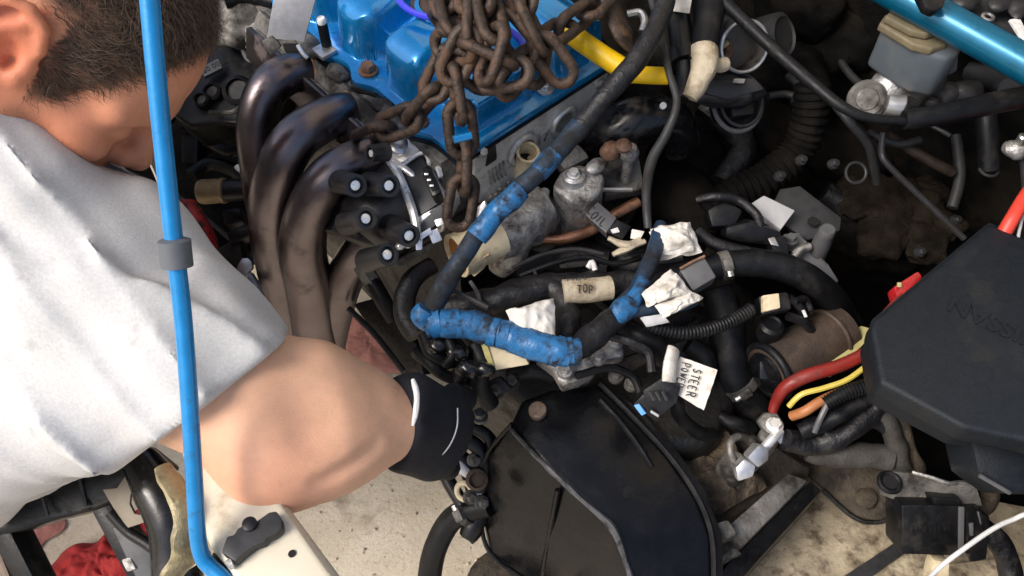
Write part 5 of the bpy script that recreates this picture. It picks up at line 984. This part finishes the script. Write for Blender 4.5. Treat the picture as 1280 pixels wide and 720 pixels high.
# ---------------------------------------------------------------- prop rod
pr = thing('hood_prop_rod', 'bright blue hood prop rod with a grey rubber ring', 'prop rod', D(258, 702, .70))
RP = [(300, 745, .70), (278, 722, .70), (262, 708, .70), (252, 694, .698), (247, 668, .692), (244, 620, .682), (238, 520, .664), (229, 400, .644), (216, 290, .626), (204, 180, .608), (194, 80, .592), (187, 0, .58), (180, -80, .568), (150, -420, .52)]
P = [D(*p) for p in RP]; MB().tube(P, .0065, 20, 8).build('rod', 'rod', pr)
k = D(219.5, 316, .631); ax = (D(216, 290, .626) - D(222, 340, .634)).normalized()
MB().lathe(k - ax * .011, ax, [(.0068, 0), (.0112, .001), (.0115, .020), (.0068, .022)], 26).build('rubber_ring', 'turq', pr)
MB().slab([(222, 303, .9), (236, 305, .9), (238, 326, .89), (226, 330, .89)], .004, .001) if 0 else None
# ---------------------------------------------------------------- the man leaning in
def A3(v): return np.array(tuple(v), dtype=np.float32)
class SDF:
    def __init__(s, lo, hi, h):
        s.lo = np.array(lo, np.float32); s.h = h; s.n = np.ceil((np.array(hi) - s.lo) / h).astype(int) + 1; s.f = np.full(tuple(s.n), .5, np.float32)
    def box(s, mn, mx):
        i0 = np.clip(np.floor((mn - s.lo) / s.h).astype(int), 0, s.n - 1); i1 = np.clip(np.ceil((mx - s.lo) / s.h).astype(int) + 1, 1, s.n)
        if (i1 <= i0).any(): return None, None
        sl = tuple(slice(a, b) for a, b in zip(i0, i1)); g = np.meshgrid(*[s.lo[k] + s.h * np.arange(i0[k], i1[k], dtype=np.float32) for k in range(3)], indexing='ij')
        return sl, g
    def comb(s, sl, d, k, sub=False):
        a = s.f[sl]
        if sub:
            d = -d; h = np.clip(.5 - .5 * (a - d) / k, 0, 1); s.f[sl] = a * (1 - h) + d * h + k * h * (1 - h)
        else:
            h = np.clip(.5 + .5 * (a - d) / k, 0, 1); s.f[sl] = a * (1 - h) + d * h - k * h * (1 - h)
    def cap(s, a, b, ra, rb, k=.02, sub=False):
        a, b = A3(a), A3(b); m = max(ra, rb) + .07; sl, g = s.box(np.minimum(a, b) - m, np.maximum(a, b) + m)
        if sl is None: return s
        ab = b - a; L = max(1e-9, float(ab @ ab)); t = np.clip(((g[0] - a[0]) * ab[0] + (g[1] - a[1]) * ab[1] + (g[2] - a[2]) * ab[2]) / L, 0, 1)
        d = np.sqrt((g[0] - a[0] - ab[0] * t) ** 2 + (g[1] - a[1] - ab[1] * t) ** 2 + (g[2] - a[2] - ab[2] * t) ** 2) - (ra + (rb - ra) * t)
        s.comb(sl, d, k, sub); return s
    def ell(s, c, ax, r, k=.02, sub=False):
        c = A3(c); m = max(r) + .07; sl, g = s.box(c - m, c + m)
        if sl is None: return s
        q = [((g[0] - c[0]) * a[0] + (g[1] - c[1]) * a[1] + (g[2] - c[2]) * a[2]) for a in ax]
        k0 = np.sqrt(sum((x / rr) ** 2 for x, rr in zip(q, r))); k1 = np.sqrt(sum((x / rr ** 2) ** 2 for x, rr in zip(q, r)))
        s.comb(sl, k0 * (k0 - 1) / np.maximum(k1, 1e-6), k, sub); return s
    def plane(s, p, n, k=.004):                                # keep the side n points away from
        p, n = A3(p), A3(V(n).normalized()); g = np.meshgrid(*[s.lo[i] + s.h * np.arange(s.n[i], dtype=np.float32) for i in range(3)], indexing='ij', sparse=True)
        d = (g[0] - p[0]) * n[0] + (g[1] - p[1]) * n[1] + (g[2] - p[2]) * n[2]; h = np.clip(.5 - .5 * (s.f - d) / k, 0, 1)
        s.f = s.f * (1 - h) + d * h + k * h * (1 - h); return s
    def mesh(s):
        f = s.f; S = f < 0; n = s.n; c = np.zeros(tuple(n - 1), np.int8)
        off = [(i, j, k) for i in (0, 1) for j in (0, 1) for k in (0, 1)]
        for i, j, k in off: c += S[i:n[0] - 1 + i, j:n[1] - 1 + j, k:n[2] - 1 + k]
        idx = np.argwhere((c > 0) & (c < 8)); acc = np.zeros((len(idx), 3)); cnt = np.zeros(len(idx))
        for o in off:
            for ax in range(3):
                if o[ax]: continue
                p = list(o); p[ax] = 1; a = idx + np.array(o); b = idx + np.array(p); fa = f[tuple(a.T)]; fb = f[tuple(b.T)]; m = (fa < 0) != (fb < 0)
                t = np.where(m, fa / np.where(m, fa - fb, 1), 0); q = np.array(o, float)[None] + np.zeros((len(idx), 3)); q[:, ax] += t; acc += q * m[:, None]; cnt += m
        v = (idx + acc / cnt[:, None]) * s.h + s.lo; num = np.full(tuple(n - 1), -1, np.int64); num[tuple(idx.T)] = np.arange(len(idx)); F_ = []
        for ax in range(3):
            u, w = (ax + 1) % 3, (ax + 2) % 3; sh = [slice(None)] * 3; sh2 = [slice(None)] * 3; sh[ax] = slice(0, -1); sh2[ax] = slice(1, None)
            e = np.argwhere(S[tuple(sh)] != S[tuple(sh2)]); e = e[(e[:, u] > 0) & (e[:, w] > 0) & (e[:, u] < n[u] - 1) & (e[:, w] < n[w] - 1)]
            if not len(e): continue
            du = np.zeros(3, int); du[u] = 1; dw = np.zeros(3, int); dw[w] = 1
            q = np.stack([num[tuple((e - du - dw).T)], num[tuple((e - dw).T)], num[tuple(e.T)], num[tuple((e - du).T)]], 1)
            fl = ~S[tuple(e.T)]; q[fl] = q[fl][:, ::-1]; F_.append(q)
        return v, np.concatenate(F_)
def np_obj(name, v, f, m, parent, smooth=2):
    # light Laplacian smoothing
    e = np.concatenate([f[:, [0, 1]], f[:, [1, 2]], f[:, [2, 3]], f[:, [3, 0]]]); e = np.concatenate([e, e[:, ::-1]])
    for _ in range(smooth):
        a = np.zeros_like(v); c = np.zeros(len(v)); np.add.at(a, e[:, 0], v[e[:, 1]]); np.add.at(c, e[:, 0], 1); v = v * .4 + .6 * a / np.maximum(c, 1)[:, None]
    org = np.array(tuple(ORG[parent])); me = bpy.data.meshes.new(name); me.from_pydata((v - org).tolist(), [], f.tolist()); me.update(); me.shade_smooth()
    o = obj(name, me, MT[m], parent); ORG[o] = ORG[parent]; return o, v
per = thing('person', 'man in a pale grey T-shirt and black glove leaning over the engine', 'person', (-1.05, .45, 0))
def cv_(r, u, t): return (RIGHT * r + UP * u - FWD * t)
hF = cv_(.68, -.64, -.36).normalized(); hU = cv_(.66, .70, .27); hU = (hU - hF * hU.dot(hF)).normalized(); hS = hF.cross(hU).normalized()
SCL = 1.05; EARP = D(18, 76, .675); HC = EARP - hS * .079 * SCL
def H(f, s, u): return HC + (hF * f + hS * s + hU * u) * SCL
hax = [A3(hF), A3(hS), A3(hU)]
def HR(r): return tuple(x * SCL for x in r)
SHR = D(118, 352, .790); ELB = D(345, 552, .770); WRI = D(508, 528, .835); HND = D(562, 540, .880)
NKB = D(-30, 170, .86); CH = D(-70, 440, .89); PEL = V((-1.06, .45, .93)); SHL = D(40, 60, 1.06)
def body(s, skin=True, g=0.):
    # torso
    s.cap(CH, PEL, .135 + g, .15 + g, .06); s.cap(SHR, CH, .075 + g, .13 + g, .06); s.cap(NKB, CH, .07 + g, .13 + g, .06)
    s.cap(SHR, NKB, .075 + g, .066 + g, .05); s.cap(SHL, NKB, .075 + g, .066 + g, .05); s.cap(SHL, CH, .08 + g, .13 + g, .06)
    # right upper arm
    s.cap(SHR, SHR.lerp(ELB, .5), .076 + g, .072 + g * 1.3, .03); s.cap(SHR.lerp(ELB, .5), ELB, .072 + g * 1.3, .054 + g, .03)
    return s
sk_ = SDF((-.92, .12, .50), (.0, 1.0, 1.32), .0033)
body(sk_, True, -.006)
sk_.cap(SHL, V((-.75, .95, .80)), .06, .045, .03); sk_.cap(V((-.75, .95, .80)), V((-.68, .82, .66)), .045, .035, .02)
# forearm with its muscle, elbow point and wrist
sk_.cap(ELB, ELB.lerp(WRI, .35), .049, .050, .03); sk_.cap(ELB.lerp(WRI, .35), WRI, .050, .031, .03)
sk_.ell(D(338, 600, .765), CAX, (.030, .022, .03), .03); sk_.cap(D(395, 486, .80), D(450, 496, .82), .034, .028, .03); sk_.cap(D(300, 470, .775), D(385, 480, .79), .034, .030, .04)
sk_.ell(D(396, 518, .712), CAX, (.015, .022, .012), .035, sub=True); sk_.cap(D(402, 606, .735), D(470, 560, .765), .004, .003, .012, sub=True)
# head
sk_.cap(H(-.02, 0, -.03), NKB, .060 * SCL, .072, .03)
sk_.ell(H(-.004, 0, .045), hax, HR((.098, .076, .088)), .02); sk_.ell(H(.042, 0, .030), hax, HR((.054, .064, .062)), .02)
for s in (-1, 1):
    sk_.cap(H(.088, s * .012, .014), H(.070, s * .050, .010), .013 * SCL, .012 * SCL, .015)
    sk_.ell(H(.060, s * .044, -.028), hax, HR((.026, .022, .020)), .02)
    sk_.cap(H(.004, s * .058, -.050), H(.052, s * .020, -.094), .022 * SCL, .020 * SCL, .025); sk_.cap(H(.0, s * .062, -.01), H(.004, s * .058, -.05), .02, .022, .025)
    sk_.cap(H(.05, s * .05, -.02), H(.0, s * .066, -.008), .014, .014, .02)
sk_.ell(H(.044, 0, -.045), hax, HR((.044, .046, .045)), .02); sk_.ell(H(.064, 0, -.096), hax, HR((.020, .022, .018)), .02)
sk_.ell(H(.02, 0, -.05), hax, HR((.06, .055, .05)), .02)
for s in (-1, 1): sk_.ell(H(.096, s * .033, -.008), hax, HR((.017, .018, .012)), .008, sub=True); sk_.ell(H(.076, s * .033, -.008), hax, HR((.0125, .0125, .0125)), .004)
sk_.cap(H(.090, 0, .004), H(.104, 0, -.032), .009 * SCL, .0115 * SCL, .010)
for s in (-1, 1): sk_.ell(H(.094, s * .012, -.036), hax, HR((.010, .008, .008)), .006)
sk_.cap(H(.084, -.02, -.066), H(.084, .02, -.066), .008, .008, .008); sk_.cap(H(.081, -.018, -.077), H(.081, .018, -.077), .009, .009, .006)
for s in (-1, 1):                                            # ears: rim, inner fold, bowl, lobe, tragus
    hx = [(.006, .004), (.009, .020), (.003, .036), (-.010, .043), (-.025, .040), (-.034, .027), (-.035, .006), (-.027, -.013), (-.014, -.025)]
    pts = [H(f, s * (.078 + .016 * min(1, i / 4.)), u) for i, (f, u) in enumerate(hx)]
    sk_.ell(H(-.014, s * .083, .010), hax, HR((.021, .006, .032)), .006)
    for i in range(len(pts) - 1): sk_.cap(pts[i], pts[i + 1], .0050, .0050, .003)
    sk_.cap(H(-.008, s * .088, .032), H(-.022, s * .090, .012), .0045, .0045, .005); sk_.cap(H(-.022, s * .090, .012), H(-.014, s * .087, -.012), .0045, .004, .005)
    sk_.ell(H(-.004, s * .090, .004), hax, HR((.010, .010, .013)), .005, sub=True)
    sk_.ell(H(-.010, s * .084, -.026), hax, HR((.011, .006, .012)), .006); sk_.cap(H(.010, s * .080, .004), H(.008, s * .083, -.010), .0055, .0055, .006)
    sk_.ell(H(-.002, s * .084, -.002), hax, HR((.005, .010, .006)), .003, sub=True)
v, f = sk_.mesh(); bo, v = np_obj('body', v, f, 'skin', per, 2)
# skin tint: redder ear, cheek and elbow; scalp brown under the hair; shade of the face painted in
loc = (v - np.array(tuple(HC))) @ np.stack([np.array(tuple(a)) for a in (hF, hS, hU)], 1) / SCL
lf, ls, lu = loc.T
def hairmask(lf, ls, lu):
    side = np.abs(ls)
    line = np.where(lf > .012, np.interp(lf, [.012, .022, .036, .050, .066, .09], [-.004, -.020, -.010, .016, .044, .082]) + .012 * np.clip((.05 - side) / .05, 0, 1), np.where(lf > -.042, .046, -.02 - (.042 + lf) * .3))
    return lu - line
inhead = (np.abs(ls) < .12) & (lf > -.14) & (lf < .15) & (lu > -.14) & (lu < .16)
hm_ = hairmask(lf, ls, lu); ear = np.exp(-(((lf + .014) / .034) ** 2 + ((lu - .012) / .045) ** 2)) * (np.abs(ls) > .076) * inhead
hair_v = inhead & (hm_ > 0) & ~((np.abs(ls) > .0795) & (lf > -.045) & (lf < .02) & (lu < .055))
tint = np.ones((len(v), 4), np.float32)
def blend(w, c): 
    for k in range(3): tint[:, k] *= 1 - w * (1 - c[k])
ell_ = np.exp(-np.sum((v - np.array(tuple(D(345, 600, .745)))) ** 2, 1) / .055 ** 2); blend(ell_ * .8, (1.06, .86, .84))
blend(ear * .9, (1.0, .66, .60)); chk = np.exp(-(((lf - .06) / .04) ** 2 + ((lu + .03) / .04) ** 2)) * inhead; blend(chk * .7, (1.0, .80, .76))
stub = np.clip((-.012 - lu) / .03, 0, 1) * np.clip((lf + .02) / .02, 0, 1) * inhead * (lu > -.13); blend(stub * .5, (.78, .78, .78))
fc_ = inhead & (lu > -.12); blend(fc_ * .9, (.84, .62, .54))  # ruddier face, with the shade on it also put into the skin colour
hw = np.clip(hm_ / .012 + .25, 0, 1) * hair_v * .86; blend(hw, (.10, .09, .09))
at = bo.data.color_attributes.new('tint', 'FLOAT_COLOR', 'POINT'); at.data.foreach_set('color', tint.ravel())
# hair: short wavy strands lying forward and down
mb = MB(); ids = np.where(hair_v & (ls > -.05))[0]; vn = np.zeros((len(v), 3), np.float32)
bo.data.vertices.foreach_get('normal', nb := np.zeros(len(v) * 3, np.float32)); vn = nb.reshape(-1, 3)
vs, fs = [], []; rr = random.Random(5)
pw = np.clip(hm_[ids] / .014 + .18, .06, 1); pw /= pw.sum()
for i in RNG.choice(ids, 17000, replace=True, p=pw):
    p = V(v[i]) + V((rr.gauss(0, .002), rr.gauss(0, .002), rr.gauss(0, .002))); nrm = V(vn[i]).normalized(); edge = max(.12, min(1, hm_[i] / .03))
    q = p * 38; sw = mnoise.noise(q) * .9
    fly = rr.gauss(0, .28); dr = (hF * (1.0 if rr.random() < .9 else .2) - hU * (.05 + .5 * max(0, -lf[i] * 6)) + hU * (sw * 1.1 + fly) + hS * .2 * rr.uniform(-1, 1)); dr = (dr - nrm * dr.dot(nrm)).normalized()
    L = rr.uniform(.014, .026) * (.55 + .45 * edge); w = rr.uniform(.00022, .00045) * (.6 + .4 * edge); n = 5; sd_ = dr.cross(nrm).normalized(); bend = rr.uniform(-.6, .6) + mnoise.noise(q * 1.9) * .8; c0 = len(vs); lift = rr.uniform(.15, .5) * edge
    if lu[i] > .09: lift *= 1.5
    for k in range(n + 1):
        t = k / n; c = p + nrm * (-.001 + L * lift * (t - .55 * t * t)) + dr * L * t + sd_ * L * (bend * t * t + .06 * math.sin(t * 7 + i)); ww = w * (1 - .75 * t)
        vs += [c + sd_ * ww, c + nrm * ww * 1.2, c - sd_ * ww]
    for k in range(n):
        a = c0 + k * 3; fs += [(a, a + 1, a + 4, a + 3), (a + 1, a + 2, a + 5, a + 4), (a + 2, a, a + 3, a + 5)]
MB().add(vs, fs).build('hair', 'hair', per, sharp=180)
# eyebrow on the side we see
vs, fs = [], []
for k in range(160):
    t = rr.random(); p = H(.100 - .024 * t + rr.gauss(0, .001), .012 + .04 * t, .016 - .004 * t + rr.gauss(0, .0025)); d_ = (hS * .8 - hF * .6 + hU * rr.uniform(-.2, .4)).normalized(); c0 = len(vs); w = .0004
    for j in range(3): c = p + d_ * .009 * j / 2 + hF * .002; vs += [c + hU * w * (1 - j * .35), c + hF * w, c - hU * w * (1 - j * .35)]
    for j in range(2): a = c0 + j * 3; fs += [(a, a + 1, a + 4, a + 3), (a + 1, a + 2, a + 5, a + 4)]
MB().add(vs, fs).build('eyebrow', 'hair', per, sharp=180)
# stubble on the jaw and fine hair on the forearm
def fuzz(name, ids, n, L0, L1, w, dirf, m, seed):
    r_ = random.Random(seed); vs, fs = [], []
    for i in RNG.choice(ids, n, replace=True):
        p = V(v[i]) + V((r_.gauss(0, .0015), r_.gauss(0, .0015), r_.gauss(0, .0015))); nm = V(vn[i]).normalized(); d = dirf + V((r_.gauss(0, .5), r_.gauss(0, .5), r_.gauss(0, .5))); d = (d - nm * d.dot(nm)).normalized(); L = r_.uniform(L0, L1); s = d.cross(nm).normalized(); c0 = len(vs)
        for k in range(3): t = k / 2; c = p - nm * .0005 + (d * .8 + nm * .45 * (1 - t * .6)) * L * t; q = w * (1 - .7 * t); vs += [c + s * q, c + nm * q, c - s * q]
        for k in range(2): a = c0 + k * 3; fs += [(a, a + 1, a + 4, a + 3), (a + 1, a + 2, a + 5, a + 4), (a + 2, a, a + 3, a + 5)]
    MB().add(vs, fs).build(name, m, per, sharp=180)
jaw = np.where(inhead & (lf > -.005) & (lf < .085) & (lu < -.026) & (lu > -.12) & (ls > 0))[0]; fuzz('stubble', jaw, 1500, .0012, .0026, .00016, -hU, 'hair', 2)
ax_ = np.array(tuple((WRI - ELB).normalized())); ta = (v - np.array(tuple(ELB))) @ ax_; ra = np.linalg.norm((v - np.array(tuple(ELB))) - ta[:, None] * ax_, axis=1)
fore = np.where((ta > .0) & (ta < (WRI - ELB).length * .95) & (ra < .075))[0]; fuzz('arm_hair', fore, 260, .003, .006, .00006, (WRI - ELB).normalized() - UP * .5, 'armhair', 4)
# T-shirt
sh_ = SDF((-1.32, .08, .48), (.0, 1.1, 1.30), .0045); body(sh_, False, .006)
sh_.cap(SHL, V((-.62, .92, .86)), .085, .075, .04)
g = np.meshgrid(*[sh_.lo[i] + sh_.h * np.arange(sh_.n[i], dtype=np.float32) for i in range(3)], indexing='ij', sparse=True)
# cloth folds: soft drag lines running from the shoulder towards the belly
ax1 = A3((CH - SHR).normalized()); ax2 = A3((ELB - SHR).normalized())
q1 = g[0] * 1.0 + g[1] * .35 + g[2] * .8; q2 = g[0] * .3 - g[1] * 1.0 + g[2] * .6; q3 = g[0] * .8 + g[1] * .9 - g[2] * .2
sh_.cap(D(100, 495, .80), D(-70, 530, .86), .068, .092, .05); sh_.cap(D(44, 230, .725), D(-70, 128, .715), .032, .056, .03); sh_.cap(D(44, 230, .725), D(126, 324, .785), .032, .055, .04)
def crease(ph, mod, lo=0.):
    return np.clip(1 - np.abs(np.sin(ph)) * 2.2, 0, 1) ** 1.5 * np.clip(mod, lo, 1)
sh_.f -= .0110 * crease(q2 * 21 + 1.7 * np.sin(q1 * 9 + .5) + .8 * np.sin(q3 * 23), np.sin(q1 * 7.3 + 2.0) + .2) + .0100 * crease(q3 * 17 + 1.9 * np.sin(q2 * 8 + 2) + .7 * np.sin(q1 * 27), np.sin(q2 * 8.1 + .4) + .1) + .0085 * crease(q1 * 26 + 2.1 * np.sin(q3 * 10 + 1), np.sin(q3 * 9 + 2.5))
sh_.f += .0045 * np.sin(q2 * 46 + 2.2 * np.sin(q1 * 11)) * np.sin(q1 * 9 + 1.3) + .0050 * np.sin(q3 * 63 + 3 * np.sin(q2 * 9) + 1) * np.sin(q2 * 13) + .0026 * np.sin(q1 * 88 + 4 * np.sin(q3 * 12)) * np.sin(q3 * 17 + .6)
# sleeve end through the three points where the photo shows the hem, neck opening, waist
ha, hb_, hc = D(352, 430, .775), D(168, 572, .775), D(268, 500, .700); hn = (hb_ - ha).cross(hc - ha).normalized(); hn = hn if hn.dot(ELB - ha) > 0 else -hn
hd_ = (g[0] - ha.x) * hn.x + (g[1] - ha.y) * hn.y + (g[2] - ha.z) * hn.z; sh_.f -= .0016 * (np.clip((hd_ + .020) / .002, 0, 1)); sh_.plane(ha, hn, .003); nk = (H(-.02, 0, -.03) - NKB).normalized(); sh_.cap(NKB + nk * .095, NKB + nk * .30, .050, .09, .006, sub=True); sh_.plane(PEL + (PEL - CH).normalized() * .02, PEL - CH, .004)
v2, f2 = sh_.mesh(); np_obj('t_shirt', v2, f2, 'shirt', per, 5)
# trousers and shoes, outside the picture
tr = SDF((-1.45, .1, .0), (-.85, .8, 1.12), .011); HL, HRt = PEL + V((-.04, .10, -.05)), PEL + V((-.04, -.10, -.05))
for hp_, y in ((HL, .56), (HRt, .33)):
    kn_ = V((-1.10, y, .50)); ft = V((-1.16, y, .09)); tr.cap(hp_, kn_, .10, .075, .04); tr.cap(kn_, ft, .075, .06, .03)
tr.cap(HL, HRt, .13, .13, .05); tr.cap(PEL, PEL + (CH - PEL).normalized() * .10, .150, .150, .04)
v3, f3 = tr.mesh(); np_obj('trousers', v3, f3, 'jeans', per, 2)
for y in (.56, .33): MB().blob(V((-1.10, y, .045)), ((1, 0, 0), (0, 1, 0), (0, 0, 1)), (.14, .05, .045), .05, 8, 4).build('shoe', 'blk', per)
# glove: cuff, back of hand, curled fingers and thumb
gl = SDF(tuple(np.minimum(A3(WRI), A3(HND)) - .16), tuple(np.maximum(A3(WRI), A3(HND)) + .16), .003)
fw = (HND - WRI).normalized(); sd2 = fw.cross(CAM - WRI).normalized(); up2 = sd2.cross(fw)
c0 = D(500, 528, .832)
gl.cap(D(500, 526, .832), D(548, 538, .870), .038, .030, .015); gl.cap(D(520, 494, .838), D(556, 522, .872), .020, .024, .02); gl.cap(D(492, 566, .828), D(534, 572, .862), .016, .022, .02)
gl.cap(D(556, 520, .876), D(545, 570, .872), .018, .016, .02)
for k, o_ in enumerate((-.036, -.012, .012, .036)):
    L = (.9, 1.05, 1.0, .8)[k]; kn0 = D(556, 538, .885) + sd2 * o_; k1 = kn0 + (fw * .035 - up2 * .012) * L; k2 = k1 + (fw * .012 - up2 * .030) * L; k3 = k2 + (-fw * .004 - up2 * .024) * L
    gl.cap(kn0, k1, .0125, .0115, .008); gl.cap(k1, k2, .0115, .0105, .004); gl.cap(k2, k3, .0105, .009, .004)
t0 = D(540, 570, .872); gl.cap(t0, t0 + fw * .03 - up2 * .02 + sd2 * .01, .014, .012, .01); gl.cap(t0 + fw * .03 - up2 * .02 + sd2 * .01, t0 + fw * .045 - up2 * .045, .012, .010, .006)
cufn = (D(508, 530, .835) - D(470, 533, .81)).normalized()
gl.plane(D(493, 528, .825), -cufn, .004)
v4, f4 = gl.mesh(); np_obj('glove', v4, f4, 'glove', per, 2)
MB().tube([D(516, 474, .800), D(521, 492, .795), D(520, 512, .792), D(516, 532, .792)], [.0012, .0021, .0021, .0012], 8, 6, wob=.002).build('glove_trim', 'stripe', per)
MB().tube([D(572, 510, .84), D(571, 535, .838), D(560, 560, .838), D(540, 580, .838)], .0007, 6, 6).build('glove_piping', 'greylabel', per)
